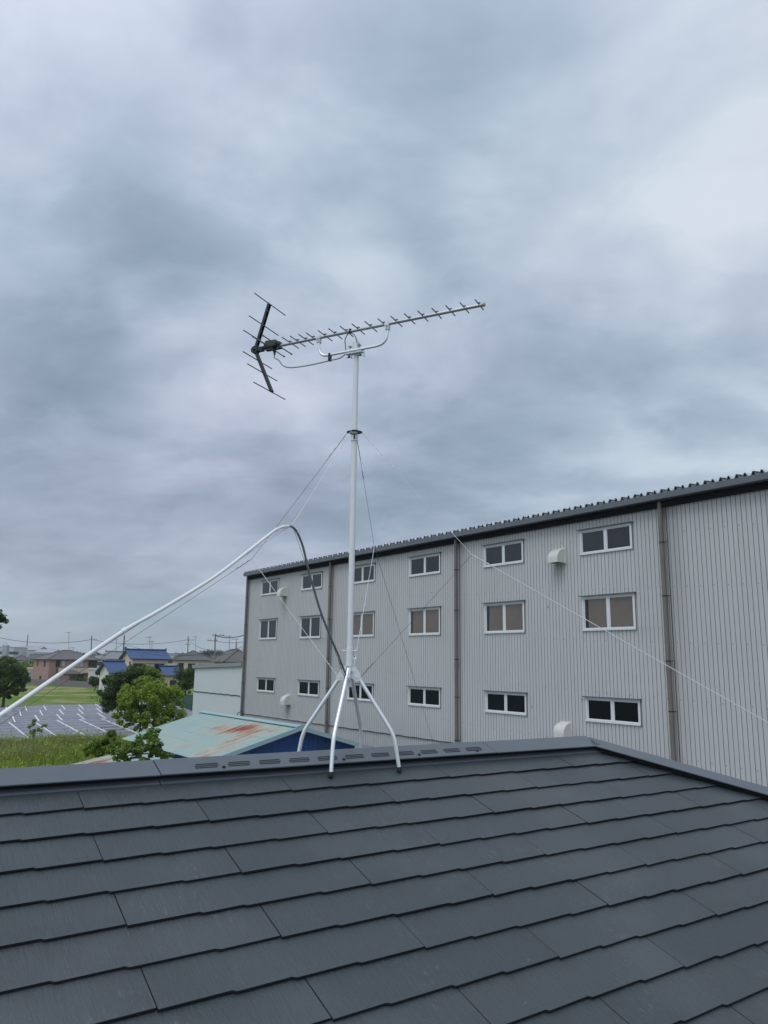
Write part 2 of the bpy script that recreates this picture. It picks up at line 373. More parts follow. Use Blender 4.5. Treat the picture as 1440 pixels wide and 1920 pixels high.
# ------------------------------------------------------------------ antenna on its mast
m_alu = mat('galvanised_tube', (.74, .76, .76), .45, metal=.0, var=.05, vscale=30)
m_alu2 = mat('bright_aluminium', (.84, .86, .87), .28, metal=.5, var=.06, vscale=40)
m_boom = mat('dull_aluminium', (.50, .52, .54), .35, metal=.75, var=.12, vscale=30)
m_rod = mat('grey_rod', (.16, .17, .185), .45, metal=.5)
m_blk = mat('black_plastic', (.012, .012, .013), .45)
m_rub = mat('black_rubber', (.010, .016, .016), .7)
m_zinc = mat('zinc_plate', (.72, .75, .76), .38, metal=.2, var=.12, vscale=60)
m_yel = mat('yellow_cap', (.50, .40, .22), .5)
Mx = V((-0.17152, 4.16649, 0)); RZ = ridgeL.z
def Mz(z): return V((Mx.x, Mx.y, z+H))
ant = empty('rooftop_antenna', V((Mx.x, Mx.y, RZ)), 'tall galvanised mast on a four legged stand carrying a comb shaped television antenna', 'antenna')
mb = MB(); mb.tube([Mz(-.02), Mz(.075)], .0183, 20); mb.tube([Mz(-.13), Mz(1.30)], .0160, 20); mb.tube([Mz(1.30), Mz(1.795)], .0150, 20); mb.build('mast', m_alu, ant)
# stand head
mb = MB(); zc = -.058
mb.tube([Mz(zc-.030), Mz(zc+.040)], .0215, 20)
mb.tube([Mz(zc+.036), Mz(zc+.040)], .026, 20)
for sx, sy in ((-1, 1), (1, 1), (-1, -1), (1, -1)):
    hd = (U*sx+D0*sy).normalized(); sd_ = hd.cross(UP)
    for q in (-1, 1):                               # pair of cheek plates
        c0 = Mz(zc)+sd_*q*.0135
        pl = [c0+hd*.005+UP*.034, c0+hd*.032+UP*.034, c0+hd*.068-UP*.022, c0+hd*.058-UP*.040, c0+hd*.028-UP*.036, c0+hd*.005-UP*.012]
        mb.add([p+sd_*.0012 for p in pl]+[p-sd_*.0012 for p in pl], [tuple(range(6)), tuple(range(11, 5, -1))]+[(i, i+6, (i+1) % 6+6, (i+1) % 6) for i in range(6)])
    mb.tube([Mz(zc-.020)+hd*.044-sd_*.019, Mz(zc-.020)+hd*.044+sd_*.019], .0045, 8)
    mb.tube([Mz(zc+.010)+hd*.024-sd_*.019, Mz(zc+.010)+hd*.024+sd_*.019], .0045, 8)
mb.build('stand_head', m_zinc, ant)
for sx, sy in ((-1, 1), (1, 1), (-1, -1), (1, -1)):
    hd = (U*sx+D0*sy).normalized()
    F0 = Mz(0)+U*(sx*.202)+D0*(sy*.186); F0.z = 0
    tt = .186                                       # horizontal distance from the ridge
    zf = RZ-tt*math.tan(SLP)+.013
    foot = V((F0.x, F0.y, zf)); topp = Mz(zc-.022)+hd*.046
    kx = foot-hd*.032; kx.z = zf+.180
    knee = V((kx.x, kx.y, kx.z))
    topp = Mz(zc+.016)+hd*.024; a = topp; dirt = (knee-topp).normalized()
    pts = [a-dirt*.005, a+(knee-a)*.5, knee-dirt*.05]
    for q in range(1, 6):
        k = q/6; P1 = knee-dirt*.05; P3 = knee+(foot-knee).normalized()*.05
        pts.append(P1*(1-k)**2+knee*2*k*(1-k)+P3*k*k)
    pts += [knee+(foot-knee).normalized()*.05, foot]
    mb = MB(); mb.tube(pts, .0103, 14); lg = mb.build('leg', m_alu2, ant)
    dn_ = (foot-knee).normalized(); nf = NRM if sy > 0 else Nb
    mb = MB(); mb.tube([foot-dn_*.024, foot-dn_*.022, foot-dn_*.004, foot+dn_*.0], [.0120, .0132, .0136, .0128], 14); mb.build('rubber_foot', m_rub, lg)
# screws that pinch the mast in the stand
mb = MB()
for an, z_ in ((0.35, zc+.115), (2.9, zc+.115), (.3, zc+.075)):
    mb = MB()
    v = CR*math.cos(an)+V((0, -1, 0))*math.sin(an)
    mb.tube([Mz(z_)+v*.012, Mz(z_)+v*.036], .003, 8); mb.tube([Mz(z_)+v*.033-UP*.0, Mz(z_)+v*.039], .0065, 8)
    mb.build('clamp_screw', m_zinc, ant)
# guy ring and clamp
zr = 1.268
mb = MB()
N_ = 28; vs = []
for rr_, zz_ in ((.0185, .002), (.043, .002), (.043, -.001), (.0185, -.001)):
    vs += [Mz(zr+zz_)+V((math.cos(2*math.pi*i/N_), math.sin(2*math.pi*i/N_), 0))*rr_*(1 if rr_ < .03 else (1+.06*math.cos(8*math.pi*i/N_))) for i in range(N_)]
mb.add(vs, [(a*N_+i, a*N_+(i+1) % N_, ((a+1) % 4)*N_+(i+1) % N_, ((a+1) % 4)*N_+i) for a in range(4) for i in range(N_)])
mb.build('guy_ring', mat('dark_steel_ring', (.06, .065, .07), .45, metal=.5), ant)
mb = MB(); mb.tube([Mz(zr-.052), Mz(zr-.006)], .0205, 18)
mb.build('guy_clamp', m_zinc, ant)
mb = MB(); cv = V((0, -1, 0))
mb.tube([Mz(zr-.026)+cv*.018, Mz(zr-.026)+cv*.040], .003, 8); mb.box(Mz(zr-.022)+cv*.040, CR*.016, cv*.0015, UP*.0035); mb.box(Mz(zr-.034)+cv*.03, CR*.0035, cv*.002, UP*.013)
mb.build('clamp_wing_nut', m_blk, ant)
# boom
ZB = 1.868
def atb(x, y): return at_z(x, y, ZB+H)
bA, bB = atb(480, 657), atb(908, 571)
bd = (bB-bA).normalized(); be = V((-bd.y, bd.x, 0)); off_ = (Mz(0)-bA).dot(be)
# shift the boom sideways over the mast, keeping its direction
mb = MB(); mb.tube([bA, bB], .0098, 14); mb.build('boom', m_boom, ant)
mb = MB(); mb.tube([bB-bd*.012, bB+bd*.004], .0115, 14); mb.build('boom_end_cap', m_yel, ant)
dirx = [(1350, 115), (1270, 135), (1194, 150), (1120, 166), (1046, 180), (974, 195), (903, 210), (835, 223), (765, 239), (697, 254), (634, 267), (573, 279), (518, 291), (455, 307), (415, 312), (370, 322), (330, 330)]
sp = []
for x, y in dirx:
    X, Y = 430+x*.3472, 530+y*.3472
    n_ = bd.cross(UP); P = at_plane(X, Y, bA, n_); sp.append((P-bA).dot(bd))
for i, s_ in enumerate(sp):
    p = bA+bd*s_+UP*.004; hl = .0665+.0012*i
    if i == len(sp)-1: hl = .09
    mb = MB(); mb.tube([p-be*hl, p+be*hl], .0032, 8)
    mb.box(p+UP*.008, bd*.008, be*.009, UP*.003)
    mb.build('director', m_rod, ant)
# driven element and feed box
sF = (at_plane(430+235*.3472, 530+325*.3472, bA, bd.cross(UP))-bA).dot(bd)
for ds, hl in ((-.028, .165), (.036, .150)):
    mb = MB(); p = bA+bd*(sF+ds)+UP*.006; mb.tube([p-be*hl, p+be*hl], .0035, 8)
    for sg in (-1, 1): mb.tube([p+be*sg*(hl-.004), p+be*sg*(hl+.004)], .0055, 8)
    mb.build('driven_element', m_rod, ant)
mb = MB(); c = bA+bd*sF+UP*.012
F = lambda x, y, z: c+bd*x+be*y+UP*z
p8 = [(-.052, -.03, -.016), (.045, -.03, -.016), (.045, .03, -.016), (-.052, .03, -.016), (-.038, -.024, .026), (.035, -.024, .022), (.035, .024, .022), (-.038, .024, .026)]
mb.hexa([F(*q) for q in p8]); mb.bx(.035, .06, -.02, .02, -.012, .008, F)
mb.bx(-.06, .05, -.034, .034, -.020, -.012, F)
mb.tube([F(.015, 0, -.02), F(.015, 0, -.048)], .0095, 10); mb.tube([F(.015, 0, -.048), F(.017, 0, -.064)], .0062, 10)
mb.build('feed_box', m_blk, ant)
# reflector: two dark slotted arms, three rods each
nb_ = bd.cross(UP)
piv = at_plane(479, 657, bA, nb_)
for (ex, ey), rods in (((504.6, 571.5), [((505, 571), .165), ((491.5, 610.5), .155), ((484, 638), .165)]), ((509, 733), [((506.5, 733), .165), ((494, 697.5), .155), ((485, 674.5), .150)])):
    e = at_plane(ex, ey, bA, nb_); dd_ = (e-piv).normalized(); sd2 = dd_.cross(be)
    L_ = (e-piv).length; mb = MB()
    for sg in (-1, 1):                               # C-channel: two flanges and a slotted web
        mb.box(piv+dd_*L_/2+be*sg*.010, dd_*(L_/2+.008), be*.0015, sd2*.008)
    mb.box(piv+dd_*L_/2+sd2*.007, dd_*(L_/2+.008), be*.010, sd2*.0012)
    k = 0
    while k*.045+.03 < L_-.02:
        mb.box(piv+dd_*(k*.045+.03)-sd2*.006, dd_*.006, be*.0095, sd2*.0012); k += 1
    fr = mb.build('reflector_arm', m_blk, ant)
    for (rx, ry), hl in rods:
        q = at_plane(rx, ry, bA, nb_); k = (q-piv).dot(dd_); q = piv+dd_*k-sd2*.010
        m2 = MB(); m2.tube([q-be*hl, q+be*hl], .0032, 8); m2.build('reflector_rod', m_rod, fr)
mb = MB(); mb.tube([piv-be*.016, piv+be*.016], .024, 16); mb.tube([piv-be*.026, piv+be*.026], .006, 8); mb.box(piv+bd*.03, bd*.03, be*.013, UP*.013)
mb.build('reflector_hinge', m_blk, ant)
# U-shaped support arm under the boom
def q1(x, y): return at_plane(430+x*.3472, 530+y*.3472, bA, nb_)
pa = [q1(484, 312), q1(484, 340), q1(486, 362), q1(493, 380), q1(508, 392), q1(528, 393), q1(560, 387), q1(660, 368), q1(780, 345), q1(815, 335), q1(838, 318), q1(850, 295), q1(855, 262), q1(856, 232)]
mb = MB(); mb.tube(smooth_path(pa, 4), .0078, 12); mb.build('support_arm', m_alu2, ant)
for x, y in ((484, 305), (855, 235)):
    mb = MB(); p = q1(x, y); mb.box(p, bd*.011, be*.0125, UP*.022); mb.tube([p+bd*.0-be*.02, p+be*.022], .003, 8); mb.box(p+be*-.024, bd*.010, be*.002, UP*.004)
    mb.build('arm_clamp', m_zinc, ant)
# mast clamp with wing bolts
mb = MB(); cz = 1.752; pc = q1(672, 366); pc2 = V((Mx.x, Mx.y, pc.z))
mb.box(pc+be*.0+UP*.0+(pc2-pc)*.35, bd*.052, (pc2-pc).normalized()*.014, UP*.0018)
mb.box(pc+(pc2-pc)*.35-UP*.014, bd*.052, (pc2-pc).normalized()*.016, UP*.0025)
mb.box(pc2+UP*.012, bd*.028, be*.02, UP*.0016)
mb.tube([pc2-UP*.004, pc2+UP*.055], .0205, 16)
for sx in (-1, 1):
    for sy in (-1, 1):
        p = pc2+bd*.04*sx+be*.02*sy; mb.tube([p-UP*.028, p+UP*.022], .003, 8)
mb.build('mast_clamp', m_zinc, ant)
for sx in (-1, 1):
    mb = MB(); p = pc2+bd*.036*sx-UP*.024+be*-.02
    mb.tube([p, p-UP*.012], .006, 8); mb.tube([p-UP*.006-bd*.014-UP*.006, p-UP*.006, p+bd*.014-UP*.012], .0028, 8)
    mb.build('wing_nut', m_blk, ant)
    mb = MB(); p = pc2+bd*.030*sx+UP*.022-be*.02
    mb.tube([p, p+UP*.010], .006, 8); mb.tube([p+UP*.004-bd*.012+UP*.010, p+UP*.004, p+bd*.012+UP*.006], .0028, 8)
    mb.build('wing_nut', m_rod, ant)
# coaxial lead from the feed box to the mast head
fb = F(.017, 0, -.064)
cb = [fb, fb-UP*.02, q1(268, 420), q1(290, 448), q1(335, 459), q1(430, 446), q1(500, 431), q1(545, 420), q1(590, 410), q1(615, 396), q1(628, 380), q1(627, 340), q1(625, 310), q1(636, 283), q1(655, 272), q1(675, 283), q1(688, 312), V((Mx.x, Mx.y, H+1.80)), V((Mx.x, Mx.y, H+1.76))]
mb = MB(); mb.tube(smooth_path(cb, 5), .0036, 8); lead = mb.build('antenna_lead', mat('grey_cable', (.26, .27, .28), .5), ant)
for x, y, l_ in ((543, 403, .030), (655, 262, .016)):
    mb = MB(); p = q1(x, y); mb.box(p, bd*.006, be*.011, UP*l_*.75); mb.tube([p-UP*l_*.5-be*.0, p-UP*l_*.5-be*.016], .0045, 8); mb.build('cable_clip', m_blk, ant)

# guy wires, each with its inner stay
m_wire = mat('dark_wire', (.07, .075, .08), .5, metal=.4)
m_rope = mat('pale_wire', (.72, .74, .74), .5)
RG = Mz(zr)
def plane_pt(x, y, h): h = h.normalized(); return at_plane(x, y, Mz(0), V((-h.y, h.x, 0)))
hB = (-U*1.5+D0)
hA_, hC_, hD_ = -U-D0, U-D0, U+D0
def ringpt(h): return RG+h.normalized()*.042-UP*.002
def twist(a, b_, r, n, amp):
    t_ = (b_-a).normalized(); x = t_.cross(UP).normalized(); y = t_.cross(x); pts = []
    for i in range(n+1):
        k = i/n; pts.append(a+(b_-a)*k+(x*math.cos(k*n*1.1)+y*math.sin(k*n*1.1))*amp*min(1, 6*k, 6*(1-k)))
    return pts
def sag(a, b_, s_, n=14):
    return [a+(b_-a)*(i/n)-UP*(s_*4*(i/n)*(1-i/n)) for i in range(n+1)]
def to_roof(a, dn, gap=.014):                       # follow a straight line down to the slates or the eave
    p = a.copy()
    for i in range(600):
        s_, q_ = (p-O).dot(U), (p-O).dot(D0); m_ = max(abs(q_-TR*cS), s_-S_R, S_L-s_)
        if m_ > wid-.05 or p.z <= ridgeL.z-m_*math.tan(SLP)+gap: break
        p = p+dn*.02
    return p
def guy(h, kx, end, label, mat_up, mat_out, headk, knot=None, thick=.0011):
    K = plane_pt(*kx, h); r0 = ringpt(h)
    root = empty('guy_wire', r0, label, 'wire', 'guy wires of the antenna mast')
    mb = MB(); mb.tube(sag(r0, K, .003), .0013 if mat_up is m_rope else .0010, 6)
    mb.tube(twist(r0, r0+(K-r0)*.22, .001, 26, .0022), .0011, 5)
    if knot is not None:
        kk = r0+(K-r0)*knot; mb.tube(twist(kk, kk+(K-kk).normalized()*.055, .001, 14, .0035), .0014, 5)
    mb.build('upper_wire', mat_up, root)
    E_ = plane_pt(*end, h)
    dirn = (E_-K).normalized(); far = to_roof(E_, dirn)
    mb = MB(); mb.tube(sag(K, far, .012), thick, 6)
    mb.tube(twist(K, K+dirn*.11, .001, 18, .003), .0012, 5); mb.build('outer_wire', mat_out, root)
    hd = h.normalized(); foot_ = Mz(zc-.022)+hd*.06
    mb = MB(); mb.tube(sag(K, foot_, .002), .0015 if headk is m_rope else .0009, 6); mb.tube(twist(foot_, foot_+(K-foot_)*.12, .001, 18, .003), .0012, 5)
    mb.build('inner_stay', headk, root)
    return K, far
guy(hA_, (472, 1048), (-120, 1432), 'guy wire running down to the far left with a kink level with the cable bend', m_wire, m_wire, m_rope)
KB, fB = guy(hB, (548, 984), (-150, 1424), 'guy wire running down to the near left beside the white cable', m_rope, m_rope, m_wire)
guy(hC_, (702, 1025), (815, 1399), 'dark guy wire running steeply down to the roof behind the ridge', m_wire, m_wire, m_rope, knot=.3)
guy(hD_, (885, 1040), (1640, 1462), 'white guy wire running down to the right across the warehouse wall', m_rope, m_rope, m_wire, knot=.25, thick=.0021)
# white lead-in cable tied to the near-left guy
m_cab = mat('white_cable', (.80, .81, .80), .42, var=.05, vscale=20)
def pb(x, y): return plane_pt(x, y, hB)
def pm(x, y):                                       # between the knee of the cable and the stand
    return plane_pt(x, y, hB)
cp = [(-150, 1433), (0, 1341), (116, 1262), (232, 1183), (300, 1144), (400, 1083), (466, 1033), (500, 1006), (517, 993.5), (530, 988), (541, 986.5)]
cable = empty('lead_in_cable', pb(541, 986.5), 'white antenna cable rising from the lower left and bending down grey to the stand', 'cable')
cw_ = [pb(*q) for q in cp]; cw_.insert(0, to_roof(cw_[0], (cw_[0]-cw_[1]).normalized(), .02))
mb = MB(); mb.tube(smooth_path(cw_, 6), .0066, 12); mb.build('white_sleeve', m_cab, cable)
cq = [(541, 986.5), (548, 988), (557, 998), (568, 1025), (577, 1064), (588, 1103), (602, 1149), (620, 1195), (633, 1225), (638.5, 1240)]
pts = [pm(*q) for q in cq]; e0 = Mz(zc-.030)+hB.normalized()*.052
mb = MB(); mb.tube(smooth_path(pts+[e0+UP*.03, e0-UP*.005], 6), .0056, 12); mb.build('grey_cable', mat('grey_pvc', (.21, .215, .22), .45), cable)
mb = MB(); a, z = pb(229, 1185), pb(236, 1180); mb.tube([a, z], .0088, 12); mb.build('cable_joint', m_cab, cable)
mb = MB()
for (x, y) in ((533, 987), (519, 992), (556, 995)):
    mb = MB()
    p = pb(x, y); mb.tube([p+V((math.cos(i*.9), 0, math.sin(i*.9)))*.010+bd*(i*.0012-.008) for i in range(15)], .0012, 5)
    mb.tube([p, p+V((.012, 0, -.012)), p+V((.022, 0, -.006))], .0011, 5)
    mb.build('wire_tie', m_rope, cable); mb = MB()
mb.tube([pb(516, 996)+V((.018*math.sin(i*.7)-.011*i*.75, .01*math.cos(i*1.3), -.008*i*.72-.008*abs(math.sin(i*1.9)))) for i in range(14)], .0009, 5)
mb.build('wire_tie', m_rope, cable)

# ------------------------------------------------------------------ the long grey warehouse
FAZ = R(35.447); FU = V((math.sin(FAZ), -math.cos(FAZ), 0)); FN = V((math.cos(FAZ), math.sin(FAZ), 0)); K_ = 17.0
def fw(s, p, z): return FU*s + FN*p + UP*z         # facade frame: along, away from us, up
def wall_fn(t, co, c, b):
    mpn = t.n('ShaderNodeMapping'); t.l(co, mpn.inputs[0]); mpn.inputs['Scale'].default_value = (1, 1, .12)
    a = t.noise(mpn.outputs[0], 2.2, 5, .6); e = t.noise(co, .35, 4, .6); g = t.noise(mpn.outputs[0], 14, 4, .7)
    k = t.m('ADD', t.m('MULTIPLY', a.outputs[0], .16), t.m('ADD', t.m('MULTIPLY', e.outputs[0], .16), t.m('MULTIPLY', g.outputs[0], .14)))
    c1 = t.vm('SCALE', (.500, .507, .503), scale=t.m('ADD', k, .77))
    dk = t.m('MULTIPLY', t.m('SUBTRACT', t.noise(mpn.outputs[0], 7, 5, .75).outputs[0], .60, clamp=True), 2.2, clamp=True)
    c1 = t.mix(dk, c1, (.27, .26, .24))
    sp = t.n('ShaderNodeTexVoronoi'); t.l(co, sp.inputs['Vector']); sp.inputs['Scale'].default_value = 1.1
    c1 = t.mix(t.m('MULTIPLY', t.m('LESS_THAN', sp.outputs['Distance'], .045), .6), c1, (.22, .2, .18))
    so0 = t.vm('DOT_PRODUCT', co, tuple(FU)); sx0 = t.n('ShaderNodeSeparateXYZ'); t.l(co, sx0.inputs[0])
    fs = t.m('ABSOLUTE', t.m('SUBTRACT', t.m('FRACT', t.m('DIVIDE', t.m('SUBTRACT', so0, -35.785+.09), .36)), .5)); fz = t.m('ABSOLUTE', t.m('SUBTRACT', t.m('FRACT', t.m('DIVIDE', t.m('ADD', sx0.outputs[2], t.m('MULTIPLY', t.m('FLOOR', t.m('DIVIDE', so0, .36)), .013)), 1.37)), .5))
    c1 = t.mix(t.m('MULTIPLY', t.m('MULTIPLY', t.m('LESS_THAN', fs, .035), t.m('LESS_THAN', fz, .012)), .6), c1, (.12, .115, .11))
    # grime that ran down below hoods and eave; grime and painted shade beside downpipes
    so = t.vm('DOT_PRODUCT', co, tuple(FU)); sx = t.n('ShaderNodeSeparateXYZ'); t.l(co, sx.inputs[0]); z_ = sx.outputs[2]
    strk = t.m('MULTIPLY_ADD', g.outputs[0], 1.3, -.1)
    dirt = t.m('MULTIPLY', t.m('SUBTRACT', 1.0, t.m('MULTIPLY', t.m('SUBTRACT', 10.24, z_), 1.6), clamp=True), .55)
    for s0_, zt_, wd_, ln_, am_ in [(-31.65, 8.95, .20, 1.1, .75), (-31.0, 4.2, .2, .8, .7), (-15.15, 8.95, .22, .9, .8), (-11.35, 10.2, .28, 9.0, .42), (-27.4, 10.2, .2, 6.0, .35), (-19.3, 10.2, .2, 6.0, .35), (-28.6, 7.0, .9, .5, .25), (-12.8, 7.0, .9, .4, .22)]:
        ds = t.m('DIVIDE', t.m('SUBTRACT', so, s0_), wd_)
        g_ = t.m('EXPONENT', t.m('MULTIPLY', t.m('MULTIPLY', ds, ds), -1.0)); dz_ = t.m('DIVIDE', t.m('SUBTRACT', zt_, z_), ln_)
        v_ = t.m('MULTIPLY', t.m('GREATER_THAN', dz_, 0.0), t.m('SUBTRACT', 1.0, dz_, clamp=True)); dirt = t.m('ADD', dirt, t.m('MULTIPLY', t.m('MULTIPLY', g_, v_), am_))
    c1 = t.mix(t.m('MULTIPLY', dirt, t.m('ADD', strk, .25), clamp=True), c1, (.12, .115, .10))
    return c1
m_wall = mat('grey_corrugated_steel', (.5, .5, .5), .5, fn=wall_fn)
m_groove = mat('shaded_groove', (.22, .225, .225), .7, var=.3, vscale=1.2)  # darker than the flats: groove shade put into the colour
m_trim = mat('grey_fascia', (.12, .135, .155), .5, var=.1, vscale=2)
m_frame = mat('window_aluminium', (.68, .70, .70), .45, var=.06)
def glass_fn(t, co, c, b):
    n = t.noise(co, .9, 3, .6); return t.ramp(n.outputs[0], [(.35, (.008, .011, .014)), (.65, (.022, .027, .032))])
m_glass = mat('dark_glass', (.01, .012, .015), .12, fn=glass_fn)
m_glass2 = mat('frosted_glass', (.035, .043, .048), .35, var=.25, vscale=2.5)
m_blind = mat('brown_blind_glass', (.155, .13, .112), .35, var=.22, vscale=3)
m_black = mat('black_glass', (.003, .006, .008), .25, spec=.25)
m_pipe = mat('brown_downpipe', (.160, .145, .130), .6, var=.22, vscale=2.2)
m_hood = mat('cream_hood', (.62, .61, .57), .5, var=.12, vscale=8)
sL, sR, zT = -2.105*K_, 12.0, 4.24+H
wh = empty('warehouse', fw(-12, K_, 0), 'long light grey corrugated steel warehouse with three rows of windows', 'warehouse')
mb = MB()
# corrugated front: wide flats and narrow grooves
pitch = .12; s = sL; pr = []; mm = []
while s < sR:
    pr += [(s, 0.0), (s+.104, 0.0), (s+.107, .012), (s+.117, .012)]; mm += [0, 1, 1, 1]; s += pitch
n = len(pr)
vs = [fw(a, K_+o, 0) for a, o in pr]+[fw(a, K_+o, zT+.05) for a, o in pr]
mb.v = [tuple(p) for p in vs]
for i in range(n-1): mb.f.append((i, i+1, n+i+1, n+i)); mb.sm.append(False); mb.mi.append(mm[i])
# the other three sides
for a, z in (((sL, K_+.012), (sL, K_+22)), ((sL, K_+22), (sR, K_+22)), ((sR, K_+22), (sR, K_+.012))):
    mb.add([fw(a[0], a[1], 0), fw(z[0], z[1], 0), fw(z[0], z[1], zT+.06), fw(a[0], a[1], zT+.06)], [(0, 3, 2, 1)], mi=0)
mb.add([fw(sL-.02, K_-.02, 0), fw(sL+.10, K_-.02, 0), fw(sL+.10, K_+.0, 0), fw(sL-.02, K_+.14, 0), fw(sL-.02, K_-.02, zT), fw(sL+.10, K_-.02, zT), fw(sL+.10, K_+.0, zT), fw(sL-.02, K_+.14, zT)],
       [(0, 3, 2, 1), (4, 5, 6, 7), (0, 1, 5, 4), (1, 2, 6, 5), (2, 3, 7, 6), (3, 0, 4, 7)], mi=0)
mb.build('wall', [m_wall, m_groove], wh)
# roof: folded sheet ending over the gutter
mb = MB(); s = -35.50; pr = []
while s < sR+.3: pr += [(s, 0), (s+.045, 0), (s+.088, .085), (s+.122, .085), (s+.165, 0)]; s += .2
n = len(pr); pA, pZ = K_-.30, K_+22.2
def roofp(a, h, p, lo=0): return fw(a, p, zT+.072+h-lo+(p-pA)*.05)
vs = [roofp(a, h, pA) for a, h in pr]+[roofp(a, h, pZ) for a, h in pr]+[roofp(a, h, pA, .006) for a, h in pr]+[roofp(a, h, pZ, .006) for a, h in pr]
mb.v = [tuple(p) for p in vs]
for i in range(n-1):
    mb.f.append((i, i+1, n+i+1, n+i)); mb.f.append((2*n+i+1, 2*n+i, 3*n+i, 3*n+i+1)); mb.f.append((i+1, i, 2*n+i, 2*n+i+1)); mb.sm += [False]*3; mb.mi += [0]*3
s = -35.50; k = 0
while s < sR:                                        # lapped sheet edges on every second wave
    q = [roofp(s+.098, .088, pA-.02), roofp(s+.225, .050, pA-.02), roofp(s+.225, .050, pA+.9), roofp(s+.098, .088, pA+.9)]
    mb.add(q+[p+UP*.005 for p in q], [(0, 3, 2, 1), (4, 5, 6, 7), (0, 1, 5, 4), (1, 2, 6, 5), (2, 3, 7, 6), (3, 0, 4, 7)]); s += .4
s = -35.50                                           # black plates put in as the shade inside the open waves
while s < sR+.3: mb.add([roofp(s+.040, .0, pA+.03), roofp(s+.170, .0, pA+.03), roofp(s+.124, .082, pA+.03), roofp(s+.086, .082, pA+.03)], [(0, 1, 2, 3)], mi=1); s += .2
mb.build('roof', [mat('roof_sheet', (.58, .60, .62), .45, metal=.1, var=.1, vscale=4), m_dark], wh)
# boxed gutter with joints, painted eave shade behind
g0, g1 = pA-.03, K_-.10
mb = MB(); a = -35.52; first = True
while a < sR:
    e = min(a+3.65, sR); mb.bx(a, e, g0, g1, zT-.090, zT+.060, lambda x, y, z: fw(x, y, z)); a = e+.004
a = -35.52+3.65
while a < sR:
    mb.bx(a-.10, a+.10, g0-.004, g0+.01, zT-.093, zT+.062, lambda x, y, z: fw(x, y, z)); a += 3.654
mb.build('gutter', m_trim, wh)
mb = MB(); mb.bx(-35.48, sR, K_-.099, K_+.02, zT-.25, zT+.065, lambda x, y, z: fw(x, y, z)); mb.build('eave_shade_strip', mat('painted_eave_shade', (.012, .013, .015), .8, spec=.2), wh)  # black strip on the wall, painted as the shade under the gutter
# horizontal flashing with a cable clipped along it
mb = MB(); zs = H-2.53
mb.bx(sL, -19.4, K_-.03, K_-.001, zs-.02, zs+.004, lambda x, y, z: fw(x, y, z)); mb.build('drip_ledge', mat('ledge_grey', (.26, .265, .27), .6), wh)
mb = MB(); pts = []
for i in range(120):
    a = sL+.3+i*.16; pts.append(fw(a, K_-.045, zs+.015-.018*abs(math.sin(i*.55))))
mb.tube(pts, .010, 6); mb.tube([fw(sL-.25, K_-.05, zs-.55), fw(sL-.3, K_-.06, zs-.2), fw(sL-.15, K_-.05, zs+.02), fw(sL+.3, K_-.045, zs+.015)], .02, 6)
mb.build('wall_cable', mat('dusty_cable', (.07, .07, .07), .7), wh)
def window(s0, z1, w_, h_, pane, rail=.5):
    mb = MB(); f_ = .052; G = lambda x, y, z: fw(x, y, z)
    a, e, lo, hi = s0, s0+w_, z1-h_, z1
    mb.bx(a, e, K_-.035, K_+.03, hi-f_, hi, G); mb.bx(a, e, K_-.045, K_+.03, lo, lo+f_, G)
    mb.bx(a, a+f_, K_-.033, K_+.03, lo+f_, hi-f_, G); mb.bx(e-f_, e, K_-.033, K_+.03, lo+f_, hi-f_, G)
    c = (a+e)/2; mb.bx(c-.035, c+.035, K_-.020, K_+.03, lo+f_, hi-f_, G)
    for x0, x1, pz in ((a+f_, c-.035, K_-.006), (c+.035, e-f_, K_-.012)):  # sliding sashes
        q = .028
        mb.bx(x0, x1, pz, pz+.02, hi-f_-q, hi-f_, G); mb.bx(x0, x1, pz, pz+.02, lo+f_, lo+f_+q, G)
        mb.bx(x0, x0+q, pz, pz+.02, lo+f_+q, hi-f_-q, G); mb.bx(x1-q, x1, pz, pz+.02, lo+f_+q, hi-f_-q, G)
    o = mb.build('window', m_frame, wh)
    mb = MB()
    for x0, x1 in ((a+f_+.02, c-.05), (c+.05, e-f_-.02)): mb.add([G(x0, K_-.002, lo+f_+.02), G(x1, K_-.002, lo+f_+.02), G(x1, K_-.002, hi-f_-.02), G(x0, K_-.002, hi-f_-.02)], [(0, 1, 2, 3)])
    mb.build('pane', pane, o)
    if pane is m_blind:
        mb = MB(); mb.add([G(a+f_+.03, K_-.0035, lo+f_+.03), G(a+f_+.03+.10, K_-.0035, lo+f_+.03), G(a+f_+.03+.13, K_-.0035, hi-f_-.03), G(a+f_+.03, K_-.0035, hi-f_-.03)], [(0, 1, 2, 3)])
        mb.build('blind_gap', m_glass, o)
    mb = MB(); mb.bx(a-.05, e+.05, K_-.10, K_-.001, hi+.012, hi+.022, G); mb.bx(a-.05, e+.05, K_-.104, K_-.096, hi-.004, hi+.022, G)
    mb.bx(a-.012, a-.002, K_-.02, K_+.0, lo-.03, hi, G); mb.bx(e+.002, e+.012, K_-.02, K_+.0, lo-.03, hi, G)
    mb.build('head_flashing', m_trim, o)
    return o
cols = [-2.003+.2325*i for i in range(6)]
for i, c in enumerate(cols):
    window(c*K_, H+.2235*K_-.004*i*K_/5*1.0, 1.745, .70, m_glass if i not in (0,) else m_glass2)
    window(c*K_, H+.1140*K_-.004*i*K_/5, 1.735, .945, (m_glass2, m_glass2, m_blind, m_blind, m_blind, m_blind)[i])
    window(c*K_, H-.0465*K_-.003*i*K_/5, 1.745, .64, m_black)
